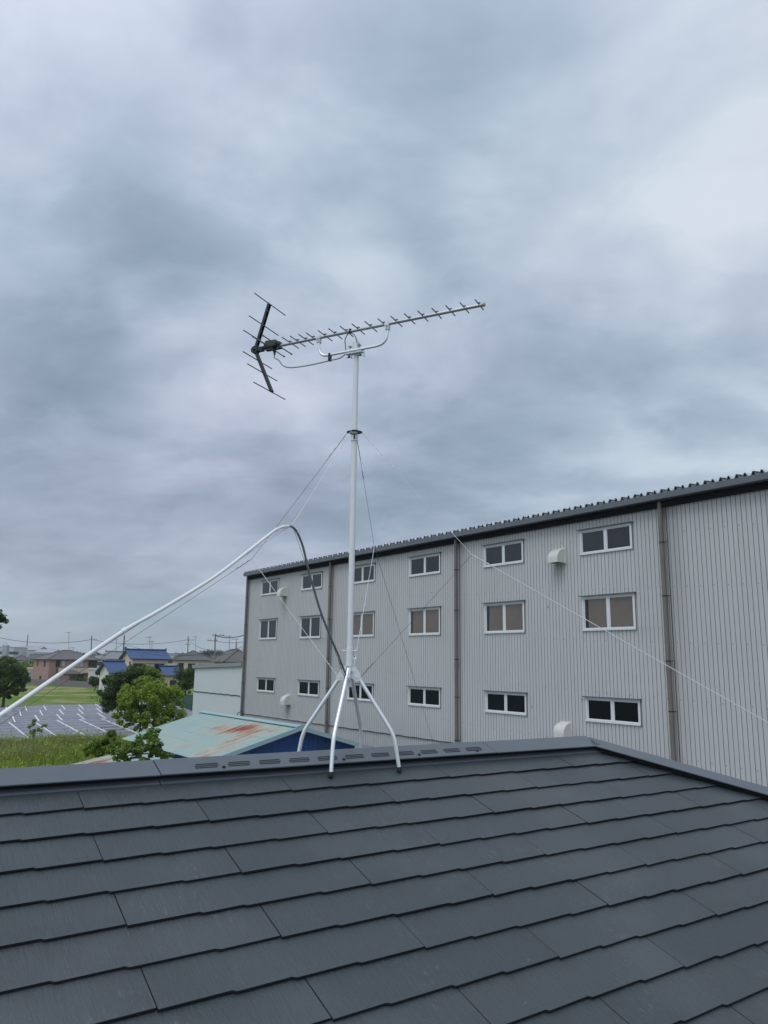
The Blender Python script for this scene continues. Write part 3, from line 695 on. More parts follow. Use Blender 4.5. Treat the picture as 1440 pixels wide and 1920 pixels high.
# downpipes
for c in (-2.088, -1.622, -1.150, -.683):
    mb = MB(); x = c*K_; py = K_-.095
    mb.tube([fw(x, py-.0, zT-.12), fw(x, py, .1)], .058, 14)
    z = zT-.3
    while z > .4: mb.tube([fw(x, py, z), fw(x, py, z-.09)], .064, 14); z -= 3.95
    o = mb.build('downpipe', m_pipe, wh)
    mb = MB(); z = zT-1.15; i = 0
    while z > .5:
        mb.tube([fw(x, py, z), fw(x, py, z-.025)], .067, 12); mb.bx(x+.04, x+.15, py-.01, py+.01, z-.02, z, lambda a, b_, q: fw(a, b_, q)); z -= (1.35, 1.6, 1.2)[i % 3]; i += 1
    mb.tube([fw(x+.125, K_-.03, zT-.2), fw(x+.125, K_-.03, .2)], .009, 6)
    mb.build('pipe_bracket', m_blk, o)
# ventilation hoods: quarter-round cowls
def hood(sr, zt, hgt=.40, wd_=.37, dp=.32):
    mb = MB(); N2 = 8; prof = [(0, 0)]
    for i in range(N2+1):
        an = math.pi/2*i/N2; prof.append((dp*math.sin(an), -hgt*.72*(1-math.cos(an))))
    prof += [(dp, -hgt), (0, -hgt)]
    prof = prof[1:]
    L_ = [fw(sr-wd_, K_-.02-o, zt+z) for o, z in prof]; Rr = [fw(sr, K_-.02-o, zt+z) for o, z in prof]; n = len(prof)
    mb.add(L_+Rr, [(i, n+i, n+i+1, i+1) for i in range(n-2)], False)
    mb.add(L_, [tuple(range(n))]); mb.add(Rr, [tuple(range(n))[::-1]])
    mb.bx(sr-wd_-.03, sr+.03, K_-.035, K_-.001, zt-hgt-.02, zt+.03, lambda a, b_, q: fw(a, b_, q))
    o = mb.build('vent_hood', m_hood, wh)
    m2 = MB(); m2.bx(sr-wd_+.03, sr-.03, K_-.02-dp+.04, K_-.03, zt-hgt+.02, zt-hgt+.03, lambda a, b_, q: fw(a, b_, q)); m2.build('hood_grille', m_dark, o)
    # streaks of dirt under the hood
hood(-1.852*K_, H+.196*K_); hood(-1.810*K_, H-.087*K_, .41); hood(-.874*K_, H+.194*K_-.02); hood(-.872*K_, H-.092*K_, .40)

# lean-to store at the far end
m_wall2 = mat('pale_steel_sheet', (.58, .63, .64), .5, fn=lambda t, co, c, b: t.mix(t.m('MULTIPLY', t.noise(co, 3, 5, .7).outputs[0], .3), (.62, .68, .69), (.42, .45, .45)))
an = empty('lean_to_store', fw(-39, K_, 0), 'pale steel lean-to with a flat grey roof edge at the far end of the warehouse', 'shed')
mb = MB(); s = -42.15; pr = []
while s < -35.9: pr += [(s, 0), (s+.17, 0), (s+.18, .012), (s+.19, .012)]; s += .2
n = len(pr)
zt = lambda a: H-.47+(a+42.15)*(.19/6.3)
vs = [fw(a, K_+.1+o, 0) for a, o in pr]+[fw(a, K_+.1+o, zt(a)) for a, o in pr]; mb.v = [tuple(p) for p in vs]
for i in range(n-1): mb.f.append((i, i+1, n+i+1, n+i)); mb.sm.append(False); mb.mi.append(0)
mb.add([fw(-42.15, K_+.11, 0), fw(-42.15, K_+6, 0), fw(-42.15, K_+6, H-.5), fw(-42.15, K_+.11, H-.48)], [(0, 3, 2, 1)])
mb.build('wall', m_wall2, an)
mb = MB(); mb.hexa([fw(-42.3, K_-.02, zt(-42.15)), fw(-35.95, K_-.02, zt(-35.9)), fw(-35.95, K_+6, zt(-35.9)), fw(-42.3, K_+6, zt(-42.15)), fw(-42.3, K_-.02, zt(-42.15)+.19), fw(-35.95, K_-.02, zt(-35.9)+.19), fw(-35.95, K_+6, zt(-35.9)+.3), fw(-42.3, K_+6, zt(-42.15)+.3)])
mb.build('roof', mat('grey_roof_edge', (.27, .285, .30), .6, var=.15, vscale=2), an)
mb = MB(); mb.tube([fw(-42.1+i*.3, K_+.08, H-1.72-.012*(i % 3)) for i in range(21)], .022, 6); mb.build('wall_cable', m_blk, an)

# ------------------------------------------------------------------ teal rusty shed between the houses
def teal_fn(t, co, c, b):
    mpn = t.n('ShaderNodeMapping'); mpn.vector_type = 'POINT'; t.l(co, mpn.inputs[0]); mpn.inputs['Rotation'].default_value = (0, 0, -FAZ)
    mp2 = t.n('ShaderNodeMapping'); t.l(mpn.outputs[0], mp2.inputs[0]); mp2.inputs['Scale'].default_value = (.55, 4.5, 1)
    a = t.noise(mp2.outputs[0], 1.1, 8, .74, .2); big = t.noise(co, .42, 3, .5); f_ = t.noise(mp2.outputs[0], 5, 6, .75)
    r_ = t.m('ADD', t.m('ADD', t.m('MULTIPLY', a.outputs[0], .5), t.m('MULTIPLY', big.outputs[0], .45)), t.m('MULTIPLY', f_.outputs[0], .32))
    sxx = t.n('ShaderNodeSeparateXYZ'); t.l(mpn.outputs[0], sxx.inputs[0])
    for p_, s_, wp, ws, am in ((9.6, -21.5, 1.0, .75, .12), (11.0, -22.6, .5, 1.1, .11), (9.1, -23.6, .5, 1.3, .07), (7.0, -25.3, .8, .7, .12)):
        dp_ = t.m('DIVIDE', t.m('SUBTRACT', sxx.outputs[0], p_), wp); ds_ = t.m('DIVIDE', t.m('ADD', sxx.outputs[1], s_), ws)
        r_ = t.m('ADD', r_, t.m('MULTIPLY', t.m('EXPONENT', t.m('MULTIPLY', t.m('ADD', t.m('MULTIPLY', dp_, dp_), t.m('MULTIPLY', ds_, ds_)), -1.0)), am))
    r_ = t.m('SUBTRACT', r_, .045)
    base = t.ramp(t.noise(mp2.outputs[0], 1.6, 4, .6).outputs[0], [(.3, (.235, .36, .35)), (.6, (.27, .39, .37)), (.75, (.36, .42, .36))])
    c1 = t.mix(t.ramp(r_, [(.56, (0, 0, 0)), (.68, (.65, .65, .65))]), base, (.42, .40, .31))
    c1 = t.mix(t.ramp(r_, [(.67, (0, 0, 0)), (.715, (.9, .9, .9))]), c1, (.36, .17, .105))
    c1 = t.mix(t.ramp(r_, [(.735, (0, 0, 0)), (.765, (1, 1, 1))]), c1, (.20, .045, .03))
    sx = t.n('ShaderNodeSeparateXYZ'); t.l(mpn.outputs[0], sx.inputs[0])
    gx = t.m('ABSOLUTE', t.m('SUBTRACT', t.m('FRACT', t.m('DIVIDE', sx.outputs[0], .52)), .5)); gy = t.m('ABSOLUTE', t.m('SUBTRACT', t.m('FRACT', t.m('DIVIDE', sx.outputs[1], .155)), .5))
    dot = t.m('MULTIPLY', t.m('LESS_THAN', gx, .035), t.m('LESS_THAN', gy, .14))
    return t.mix(t.m('MULTIPLY', dot, .4), c1, (.06, .07, .06))
m_teal = mat('rusty_teal_sheet', (.3, .45, .45), .6, fn=teal_fn)
m_tealt = mat('teal_trim', (.30, .44, .46), .5, var=.08)
shed = empty('gabled_shed', fw(-24, 11.8, 0), 'low shed with a rusty pale teal sheet metal roof and a blue gable wall', 'shed')
rz, pr_, s0, s1, hw, dr = H-1.9, 11.75, -27.95, -20.55, 2.95, .83
def sheet(mb, A, B_, C_, D_, th=.03, mi=0):         # thin slab A,B at the top, C,D at the eave
    n_ = (B_-A).cross(C_-A).normalized(); n_ = n_ if n_.z > 0 else -n_
    mb.hexa([A-n_*th, B_-n_*th, C_-n_*th, D_-n_*th, A, B_, C_, D_], mi)
mb = MB()
# wavy roof sheets: rolls running down the slope
def corrug(mb, sA, sB, pR, zR, pE, zE, pitch=.076, amp=.009, ragged=0):
    n = int((sB-sA)/(pitch/4)); top = []; bot = []
    for i in range(n+1):
        a = sA+(sB-sA)*i/n; h = amp*math.sin(2*math.pi*i/4)
        e = 1+(ragged*random.random() if i % 9 == 0 else 0)
        top.append(fw(a, pR, zR+h)); bot.append(fw(a, pR+(pE-pR)*e, zR+(zE-zR)*e+h))
    mb.add(top+bot, [(i, i+1, n+2+i, n+1+i) for i in range(n)], True)
corrug(mb, s0, s1, pr_, rz, pr_-hw, rz-dr, ragged=.02); corrug(mb, s0, s1, pr_, rz, pr_+hw-.4, rz-dr*.87)
mb.build('roof', m_teal, shed)
mb = MB()
G = lambda x, y, z: fw(x, y, z)
for sg in (-1, 1):
    mb.hexa([fw(s0, pr_, rz+.03), fw(s1+.02, pr_, rz+.03), fw(s1+.02, pr_+sg*.17, rz-.012), fw(s0, pr_+sg*.17, rz-.012), fw(s0, pr_, rz+.05), fw(s1+.02, pr_, rz+.05), fw(s1+.02, pr_+sg*.17, rz+.012), fw(s0, pr_+sg*.17, rz+.012)])
mb.build('ridge_flashing', m_tealt, shed)
mb = MB()
for sg, q in ((-1, 1.0), (1, .87)):
    mb.hexa([fw(s1-.04, pr_, rz-.10), fw(s1+.03, pr_, rz-.10), fw(s1+.03, pr_+sg*hw*q, rz-dr*q-.10), fw(s1-.04, pr_+sg*hw*q, rz-dr*q-.10), fw(s1-.04, pr_, rz+.025), fw(s1+.03, pr_, rz+.025), fw(s1+.03, pr_+sg*hw*q, rz-dr*q+.025), fw(s1-.04, pr_+sg*hw*q, rz-dr*q+.025)])
mb.build('barge_board', m_tealt, shed)
mb = MB()                                            # blue corrugated gable and walls
def bluewall(mb, s_, pa_, pz_, top):
    n = int(abs(pz_-pa_)/.038); lo = []; hi = []
    for i in range(n+1):
        p = pa_+(pz_-pa_)*i/n; o = .008*math.sin(2*math.pi*i/4); lo.append(fw(s_+o, p, 0)); hi.append(fw(s_+o, p, top(p)))
    mb.add(lo+hi, [(i, i+1, n+2+i, n+1+i) for i in range(n)], True)
bluewall(mb, s1-.45, pr_-hw+.35, pr_+hw-.75, lambda p: rz-abs(p-pr_)*dr/hw-.06)
mb.add([fw(s0+.3, pr_-hw+.35, 0), fw(s1-.45, pr_-hw+.35, 0), fw(s1-.45, pr_-hw+.35, rz-dr), fw(s0+.3, pr_-hw+.35, rz-dr)], [(0, 1, 2, 3)])
mb.add([fw(s0+.3, pr_-hw+.35, 0), fw(s0+.3, pr_+hw-.75, 0), fw(s0+.3, pr_+hw-.75, rz-dr*.8), fw(s0+.3, pr_, rz-.1), fw(s0+.3, pr_-hw+.35, rz-dr)], [(0, 1, 2, 3, 4)])
mb.add([fw(s0+.3, pr_+hw-.75, 0), fw(s1-.45, pr_+hw-.75, 0), fw(s1-.45, pr_+hw-.75, rz-dr*.8), fw(s0+.3, pr_+hw-.75, rz-dr*.8)], [(0, 1, 2, 3)])
mb.build('wall', mat('blue_corrugated', (.012, .075, .24), .5, fn=lambda t, co, c, b: t.mix(t.m('MULTIPLY', t.m('SUBTRACT', t.noise(co, 2.5, 6, .7).outputs[0], .45, clamp=True), 2.0, clamp=True), (.008, .075, .27), (.02, .06, .12))), shed)
mb = MB()                                            # dry vine stems hanging under the rakes
for i in range(16):
    sg = random.choice((-1, 1)); q = random.uniform(.1, .85); p0 = pr_+sg*hw*q*(.87 if sg > 0 else 1); z0 = rz-dr*q-.08
    pts = []; l_ = random.uniform(.15, .6)
    for k in range(6): pts.append(fw(s1-.40+.03*math.sin(k), p0+sg*-.12*k*l_+random.uniform(-.02, .02), z0-.02-l_*.13*k*random.uniform(.5, 1.3)))
    mb.tube(pts, .004, 5)
mb.build('dry_vine', mat('dry_vine', (.16, .14, .11), .9), shed)
lean = empty('low_shed', fw(-22, 7, 0), 'lower teal sheet roof with a rusty corner standing among the weeds', 'shed')
mb = MB(); lz0, lz1 = H-2.86, H-3.33
corrug(mb, -26.0, -19.5, 8.75, lz0, 6.35, lz1)
mb.build('roof', m_teal, lean)
mb = MB(); mb.bx(-25.8, -19.6, 6.6, 8.6, 0, lz1-.05, G); mb.build('wall', mat('weathered_wall', (.11, .13, .14), .8, var=.3), lean)
mb = MB(); mb.hexa([fw(-26.06, 8.75, lz0-.09), fw(-26.0, 8.75, lz0-.09), fw(-26.0, 6.3, lz1-.09), fw(-26.06, 6.3, lz1-.09), fw(-26.06, 8.75, lz0+.0), fw(-26.0, 8.75, lz0+.0), fw(-26.0, 6.3, lz1), fw(-26.06, 6.3, lz1)])
mb.bx(-26.0, -19.5, 6.27, 6.33, lz1-.10, lz1-.02, G); mb.build('roof_edge', mat('grey_edge', (.30, .32, .33), .6), lean)
# ------------------------------------------------------------------ solar field
def sol_fn(t, co, c, b):
    mpn = t.n('ShaderNodeTexCoord'); s_ = t.n('ShaderNodeSeparateXYZ'); t.l(mpn.outputs['UV'], s_.inputs[0])
    def line(x, n_, w_): 
        fr = t.m('FRACT', t.m('MULTIPLY', x, n_)); return t.m('GREATER_THAN', t.m('ABSOLUTE', t.m('SUBTRACT', fr, .5)), .5-w_)
    cell = t.m('MAXIMUM', line(s_.outputs[0], 6.0, .05), line(s_.outputs[1], 6.0, .05))
    fine = t.mix(t.m('MULTIPLY', cell, .45), (.125, .125, .155), (.26, .26, .30))
    fr = t.m('MAXIMUM', line(s_.outputs[0], 1.0, .012), line(s_.outputs[1], 1.0, .04))
    return t.mix(t.m('MULTIPLY', fr, .9), fine, (.60, .60, .62))
m_sol = mat('solar_cells', (.03, .03, .06), .28, fn=sol_fn)
m_white = mat('white_rail', (.82, .83, .83), .5)
rowsP = [  # (row origin at the far end of one tick, tick vector end, step to the next tick, modules deep, count left, right)
    ((-39.8, 88.6), (3.35, -6.75), (1.38, 1.58), 2, 5, 9),
    ((-37.1, 81.4), (3.35, -6.75), (1.45, 1.42), 2, 4, 9),
    ((-34.3, 73.9), (3.38, -6.45), (1.45, 1.45), 2, 3, 9),
    ((-31.45, 67.2), (7.1, -11.75), (1.48, 1.32), 3, 3, 9)]
names = ['farthest row', 'second farthest row', 'third farthest row', 'nearest and deepest row']
for ri, (o_, tv, st, nd, nl, nr) in enumerate(rowsP):
    proto = None
    o_ = V((*o_, .62)); tv = V((*tv, -.22)); st = V((*st, 0))
    root = empty('solar_panel_table', (0, 0, 0), 'blue grey solar panel table with a white edge rail, '+names[ri], 'solar panel', 'solar panel tables on the gravel')
    me = bpy.data.meshes.new('panel'); vs = []; fs = []; uv = []
    g = .075; nx = 2
    for i in range(nd*2):
        a0, a1 = i/(nd*2)+.004, (i+1)/(nd*2)-.004
        a = g; z = 1.0
        q = [tv*a1+st*a, tv*a1+st*z, tv*a0+st*z, tv*a0+st*a]; o0 = len(vs); vs += [tuple(p) for p in q]; fs.append((o0, o0+1, o0+2, o0+3)); uv += [(0, 0), (2, 0), (2, 1), (0, 1)]
        q2 = [p-V((0, 0, .05)) for p in q]; vs += [tuple(p) for p in q2]
        fs += [(o0+4, o0+5, o0+1, o0), (o0+5, o0+6, o0+2, o0+1), (o0+7, o0+4, o0, o0+3), (o0+6, o0+7, o0+3, o0+2)]; uv += [(.3, .3)]*16
    me.from_pydata(vs, [], fs); ul = me.uv_layers.new(name='UVMap')
    for k, c_ in enumerate(uv): ul.data[k].uv = c_
    me.materials.append(m_sol); po = bpy.data.objects.new('panel', me); col.objects.link(po); po.parent = root
    mb = MB(); ta = tv.normalized(); sa = st.normalized(); mb.box(tv*.5+st*.035+UP*.0, tv*.5, st*.024, UP*.03)
    for i in range(1, nd*2+1):
        k = i/(nd*2); mb.box(tv*k+st*.55+UP*.03, st*.44, V((ta.x, ta.y, 0))*.02, UP*.055, mi=1)
    mb.box(tv*1.0+st*.5+UP*.0, st*.5, V((ta.x, ta.y, 0))*.03, UP*.08, mi=1)
    for k in (.04, .96):
        for q in (.1, .9):
            p = tv*k+st*q; mb.tube([V((p.x, p.y, p.z-.05)), V((p.x, p.y, -.62+0.0))], .03, 6)
    ro = mb.build('rail', [m_white, mat('panel_frame', (.52, .52, .55), .5)]); ro.parent = root
    for i in range(-nl, nr):
        r_ = root if i == -nl else copy_tree(root)
        r_.location = o_+st*i+UP*(0)
mb = MB(); k0 = V((-31.45+6.65, 67.2-11.95, .12)); st_ = V((1.48, 1.32, 0)); mb.box(k0+st_*3+V((.1, -.2, 0)), st_*8, V((.08, -.12, 0)), UP*.2)
tag(mb.build('kerb', mat('kerb_concrete', (.30, .29, .27), .9, var=.3)), kind='structure')
# ------------------------------------------------------------------ vegetation
def leaf_mat(name, lo, hi, extra=None):
    def fn(t, co, c, b):
        g = t.n('ShaderNodeNewGeometry'); n = t.noise(co, extra or 1.2, 3, .6)
        f = t.m('ADD', t.m('MULTIPLY', g.outputs['Random Per Island'], .6), t.m('MULTIPLY', n.outputs[0], .55))
        return t.ramp(f, [(.15, lo), (.9, hi)])
    m = mat(name, lo, .5, fn=fn, spec=.3)
    b = m.node_tree.nodes['Principled BSDF']; t = NT(m.node_tree); out = m.node_tree.nodes['Material Output']
    tr = t.n('ShaderNodeBsdfTranslucent'); src = b.inputs['Base Color'].links[0].from_socket; t.l(src, tr.inputs[0])
    mx = t.n('ShaderNodeMixShader'); mx.inputs[0].default_value = .3; t.l(b.outputs[0], mx.inputs[1]); t.l(tr.outputs[0], mx.inputs[2]); t.l(mx.outputs[0], out.inputs[0])
    return m
def leaves(name, centers, radii, n, size, m, parent=None, up=.5, aspect=.5, squash=.8):
    centers = np.array(centers, float); radii = np.array(radii, float); k = rng.integers(0, len(centers), n)
    u = rng.normal(size=(n, 3)); u /= np.linalg.norm(u, axis=1)[:, None]; u[:, 2] *= squash
    P = centers[k]+u*(radii[k]*rng.random(n)**.45)[:, None]
    nn = rng.normal(size=(n, 3))+np.array([0, 0, up*2])+u*.7; nn /= np.linalg.norm(nn, axis=1)[:, None]
    a = np.cross(nn, rng.normal(size=(n, 3))); a /= np.linalg.norm(a, axis=1)[:, None]; b_ = np.cross(nn, a)
    s_ = size*(0.6+.8*rng.random(n))[:, None]
    mid = P-nn*s_*.12
    V4 = np.stack([P-a*s_, mid+b_*s_*aspect, P+a*s_, mid-b_*s_*aspect], 1).reshape(-1, 3)
    me = bpy.data.meshes.new(name); me.vertices.add(4*n); me.vertices.foreach_set('co', V4.ravel().astype(np.float32))
    me.loops.add(4*n); me.loops.foreach_set('vertex_index', np.arange(4*n, dtype=np.int32)); me.polygons.add(n)
    me.polygons.foreach_set('loop_start', np.arange(0, 4*n, 4, dtype=np.int32)); me.update(calc_edges=True); me.validate()
    me.materials.append(m); o = bpy.data.objects.new(name, me); col.objects.link(o)
    if parent is not None: attach(o, parent)
    return o
m_bark = mat('bark', (.07, .055, .04), .9, var=.3, vscale=6)
def tree(name, base, crowns, label, m, n, size, trunk_r=.1, group=None, nclump=40, clump=.35, aspect=.5, forks=7, cat='tree'):
    """crowns: ellipsoids (centre, (rx, ry, rz)); leaf clumps sit near limb ends inside them"""
    base = V(base); root = empty(name, base, label, cat, group); mb = MB(); cs = []; rs = []
    c0 = V(crowns[0][0]); fork = base+(c0-base)*.45; fork.z = max(base.z+.3*(c0.z-base.z), c0.z-crowns[0][1][2]*.95)
    mb.tube(smooth_path([base, base+(fork-base)*.5+V((.05, .02, 0)), fork], 4), [trunk_r*(1-.4*i/8) for i in range(9)], 8)
    for ce, ra in crowns:
        ce = V(ce); ra = V(ra); tot = max(4, int(nclump*(ra.x*ra.y*ra.z)**.5/(sum((r_[0]*r_[1]*r_[2])**.5 for _, r_ in crowns))))
        for i in range(tot):
            d_ = V((random.gauss(0, 1), random.gauss(0, 1), random.gauss(0, 1))).normalized()*random.random()**.35
            p = ce+V((d_.x*ra.x, d_.y*ra.y, d_.z*ra.z)); cs.append(tuple(p)); rs.append(clump*random.uniform(.6, 1.35)*min(ra.x, ra.z))
        for i in range(max(2, int(forks/len(crowns)))):
            p = V(cs[-1-random.randrange(tot)]); mid = fork+(p-fork)*.5+V((random.uniform(-.2, .2)*ra.x, random.uniform(-.2, .2)*ra.x, .05*ra.z))
            r0 = trunk_r*.45; mb.tube(smooth_path([fork-UP*.02, mid, p], 4), [r0*(1-.85*i_/8) for i_ in range(9)], 6)
    mb.build('trunk', m_bark, root)
    leaves('crown', cs, rs, n, size, m, root, aspect=aspect)
    return root
g_light = leaf_mat('light_green_leaves', (.075, .145, .018), (.38, .50, .07)); g_mid = leaf_mat('mid_green_leaves', (.065, .125, .018), (.24, .35, .055))
g_dark = leaf_mat('dark_green_leaves', (.026, .056, .016), (.095, .155, .040)); g_olive = leaf_mat('olive_leaves', (.03, .06, .012), (.13, .17, .04))
def cpos(x, y, Y): return at_y(x, y, Y)
def base(x, Y): p = at_y(x, 1235, Y); return V((p.x, p.y, 0))
def crown(x, y, Y, rx, rz): return (tuple(cpos(x, y, Y)), (rx*Y/1471, rx*Y/1471, rz*Y/1471))
tree('broadleaf_tree', base(266, 52), [crown(275, 1312, 52, 52, 40), crown(238, 1335, 52, 34, 24), crown(318, 1322, 52.6, 32, 34), crown(295, 1352, 52, 44, 18), crown(262, 1290, 52, 24, 18), crown(302, 1292, 52, 22, 16), crown(250, 1356, 52, 28, 14)],
     'bright light green tree with thin stems between the solar field and the teal roof', g_light, 50000, .062, .06, nclump=320, clump=.225, forks=26)
tree('broadleaf_tree', base(228, 72), [crown(224, 1292, 72, 32, 34), crown(250, 1276, 72, 26, 24), crown(213, 1316, 72, 22, 20), crown(203, 1290, 72, 16, 22)],
     'dark green rounded tree behind the bright tree, left side', g_dark, 26000, .085, .10, nclump=140, clump=.34)
tree('broadleaf_tree', base(270, 78), [crown(272, 1264, 78, 26, 16), crown(252, 1262, 79, 16, 12), crown(290, 1274, 78, 18, 16)],
     'yellowish green tree top showing in front of the blue roofed house balcony', g_mid, 18000, .085, .10, nclump=110, clump=.34)
tree('broadleaf_tree', base(350, 108), [crown(350, 1272, 108, 20, 20), crown(362, 1262, 109, 12, 12)],
     'dark round tree left of the pale lean-to store', g_dark, 10000, .12, .10, nclump=50, clump=.45)
tree('broadleaf_tree', base(182, 150), [crown(183, 1270, 150, 13, 14), crown(176, 1279, 150, 10, 8)],
     'dark bush beside the small blue gabled roof', g_dark, 2500, .18, .1, nclump=24, clump=.45)
tree('broadleaf_tree', base(15, 95), [crown(8, 1262, 95, 34, 30), crown(36, 1274, 95, 20, 22), crown(-30, 1270, 95, 34, 34), crown(8, 1296, 95, 26, 14), crown(34, 1292, 95, 16, 8)],
     'wide dark tree at the left edge in front of the pink house', leaf_mat('left_tree_leaves', (.035, .070, .020), (.14, .21, .055)), 48000, .10, .2, nclump=240, clump=.28, forks=16)
tree('broadleaf_tree', base(56, 230), [crown(57, 1248, 230, 11, 12), crown(44, 1250, 235, 10, 10)], 'green tree just left of the pink house wall', g_mid, 2000, .28, .15, nclump=20, clump=.5)
tree('broadleaf_tree', base(-45, 30), [crown(-42, 1168, 30, 48, 42), crown(-12, 1165, 30, 16, 22), crown(-60, 1120, 30, 40, 40)],
     'very dark crown cut by the left edge of the picture above the roofs', g_dark, 14000, .055, .2, nclump=200, clump=.2)
tree('bush', base(148, 176), [crown(156, 1278, 176, 10, 6), crown(150, 1276, 176, 6, 6)], 'clipped green bush by the terrace of the pink house', g_dark, 1500, .18, .05, nclump=14, clump=.5, cat='bush')
# nearer small trees in front of the sheds
fig = tree('fig_tree', base(262, 18.3), [crown(284, 1392, 18.3, 30, 20), crown(262, 1403, 18.3, 40, 12), crown(288, 1418, 18.2, 32, 14), crown(228, 1408, 18.2, 28, 13), crown(224, 1428, 18.1, 20, 11), crown(284, 1376, 18.3, 16, 12)],
     'leafy dark stemmed tree with an arching branch over the low teal roof', leaf_mat('big_leaves', (.045, .095, .015), (.23, .35, .07), 3.0), 5200, .042, .04, nclump=80, clump=.42, aspect=.55, forks=16)
mb = MB(); pts = [at_y(x, y, 18.2) for x, y in ((298, 1452), (288, 1436), (276, 1424), (260, 1420), (244, 1423), (232, 1434), (224, 1446))]
mb.tube(smooth_path(pts, 5), [.035-.018*i/30 for i in range(31)], 8); mb.build('branch', m_bark, fig)
tree('bush', base(196, 30), [crown(192, 1398, 30, 22, 16), crown(206, 1383, 30, 12, 12), crown(175, 1408, 30, 18, 10), crown(214, 1400, 29, 14, 16)],
     'leafy bush beside the left corner of the low teal roof', g_mid, 11000, .05, .05, nclump=90, clump=.36, cat='bush')
tree('sapling', base(66, 55), [crown(63, 1358, 55, 9, 12), crown(80, 1364, 55, 7, 9), crown(66, 1376, 55, 8, 10)], 'small sapling growing in front of the solar panels', g_mid, 500, .08, .03, nclump=16, clump=.45, cat='tree')
tree('bush', base(348, 88), [crown(345, 1296, 88, 16, 8), crown(330, 1302, 88, 12, 7)], 'low olive bush by the green mesh fence', g_olive, 2000, .12, .05, nclump=20, clump=.5, cat='bush')
# weeds: blades and leafy clumps
def weeds(name, label, n, area, hfun, m, wd, lean_=.35):
    P = area(n); n = len(P); h = hfun(P); an = rng.random(n)*2*np.pi; dx = np.stack([np.cos(an), np.sin(an), np.zeros(n)], 1)
    le = rng.normal(size=(n, 3))*lean_; le[:, 2] = 1; le /= np.linalg.norm(le, axis=1)[:, None]
    b0 = np.column_stack([P, np.zeros(n)]); t_ = b0+le*h[:, None]; mid = b0+le*h[:, None]*.55+dx*0
    w_ = wd*(0.6+.8*rng.random(n))[:, None]
    V4 = np.stack([b0-dx*w_*.4, mid+dx*w_, t_+np.cross(le, dx)*w_*2, mid-dx*w_], 1).reshape(-1, 3)
    me = bpy.data.meshes.new(name); me.vertices.add(4*n); me.vertices.foreach_set('co', V4.ravel().astype(np.float32))
    me.loops.add(4*n); me.loops.foreach_set('vertex_index', np.arange(4*n, dtype=np.int32)); me.polygons.add(n)
    me.polygons.foreach_set('loop_start', np.arange(0, 4*n, 4, dtype=np.int32)); me.update(calc_edges=True)
    me.materials.append(m); o = bpy.data.objects.new(name, me); col.objects.link(o); return tag(o, label, name.split('_')[-1], kind='stuff')
def area_near(n):
    q = rng.random((n*2, 2)); y = 26+q[:, 0]**.8*33; x = -46+q[:, 1]*46
    Pt = np.stack([x, y], 1); s_ = Pt@np.array([FU.x, FU.y]); p_ = Pt@np.array([FN.x, FN.y])
    ok = (y < 55.6-(x+24.6)*-.92+0) & ~((s_ > -28.5) & (p_ > 5.0)) & (x < -4-(y-26)*.1); return Pt[ok][:n]
hn = lambda P: .55+.5*rng.random(len(P))+.25*np.sin(P[:, 0]*.7)*np.sin(P[:, 1]*.9)
weeds('weeds', 'thick green weeds between the house and the solar field', 34000, area_near, lambda P: .85*hn(P), leaf_mat('weed_green', (.09, .14, .018), (.32, .40, .07), .35), .035)
Pw = area_near(9000); kk = rng.random(len(Pw)); hw_ = np.where(np.sin(Pw[:, 0]*.5+1)*np.cos(Pw[:, 1]*.45) > -.15, 1.0, .45)
cw = np.column_stack([Pw, .15+kk*.75*hw_])[:2600]
tag(leaves('leafy_weeds', cw, np.full(len(cw), .42), 60000, .055, leaf_mat('weed_leaves', (.10, .17, .015), (.38, .48, .06), .3)), 'low broad leaved weeds growing in clumps among the grass', kind='stuff')
def area_back(n):
    q = rng.random((n, 2)); y0 = 42+q[:, 0]*12; x = -46+q[:, 1]*27; y = y0+(x+24.6)*.55+1.2; return np.stack([x, y], 1)
weeds('dry_grass', 'tall dry brownish grass along the front edge of the solar panels', 26000, area_back, lambda P: .75*hn(P)+.1, leaf_mat('dry_grass_blades', (.17, .18, .07), (.40, .38, .19), .6), .018, .18)
def area_field(n):
    q = rng.random((n, 2)); y = 96+q[:, 0]*86; x = -108+q[:, 1]*90; k = (y < 184) & (x > -20-y*.55) & (np.sin(x*.16+1)+np.sin(y*.13+x*.05) > .9); return np.stack([x, y], 1)[k]
weeds('field_grass', 'patches of taller grass in the meadow behind the solar panels', 16000, area_field, lambda P: .15+.3*rng.random(len(P)), leaf_mat('field_blades', (.14, .26, .03), (.24, .36, .06), .10), .12)

# ------------------------------------------------------------------ the neighbourhood
m_pane = mat('house_glass', (.02, .024, .03), .15); m_curtain = mat('curtained_glass', (.38, .39, .38), .5)
m_sash = mat('dark_sash', (.05, .045, .04), .5); m_wsash = mat('light_sash', (.55, .55, .53), .5)
def tile_mat(name, color, rough=.5):
    def fn(t, co, c, b):
        wv = t.n('ShaderNodeTexWave'); wv.bands_direction = 'X'; t.l(co, wv.inputs[0]); wv.inputs['Scale'].default_value = 1.1; wv.inputs['Distortion'].default_value = .0
        n = t.noise(co, 1.2, 5, .7); k = t.m('ADD', t.m('MULTIPLY', wv.outputs[1], .28), t.m('MULTIPLY_ADD', n.outputs[0], .5, .6)); return t.vm('SCALE', tuple(color), scale=k)
    return mat(name, color, rough, fn=fn)
m_tblue = tile_mat('blue_tile', (.016, .058, .165), .35); m_tgrey = tile_mat('grey_tile', (.085, .088, .095)); m_tbrown = tile_mat('brown_grey_tile', (.12, .105, .105)); m_tpale = tile_mat('pale_grey_tile', (.20, .20, .20))
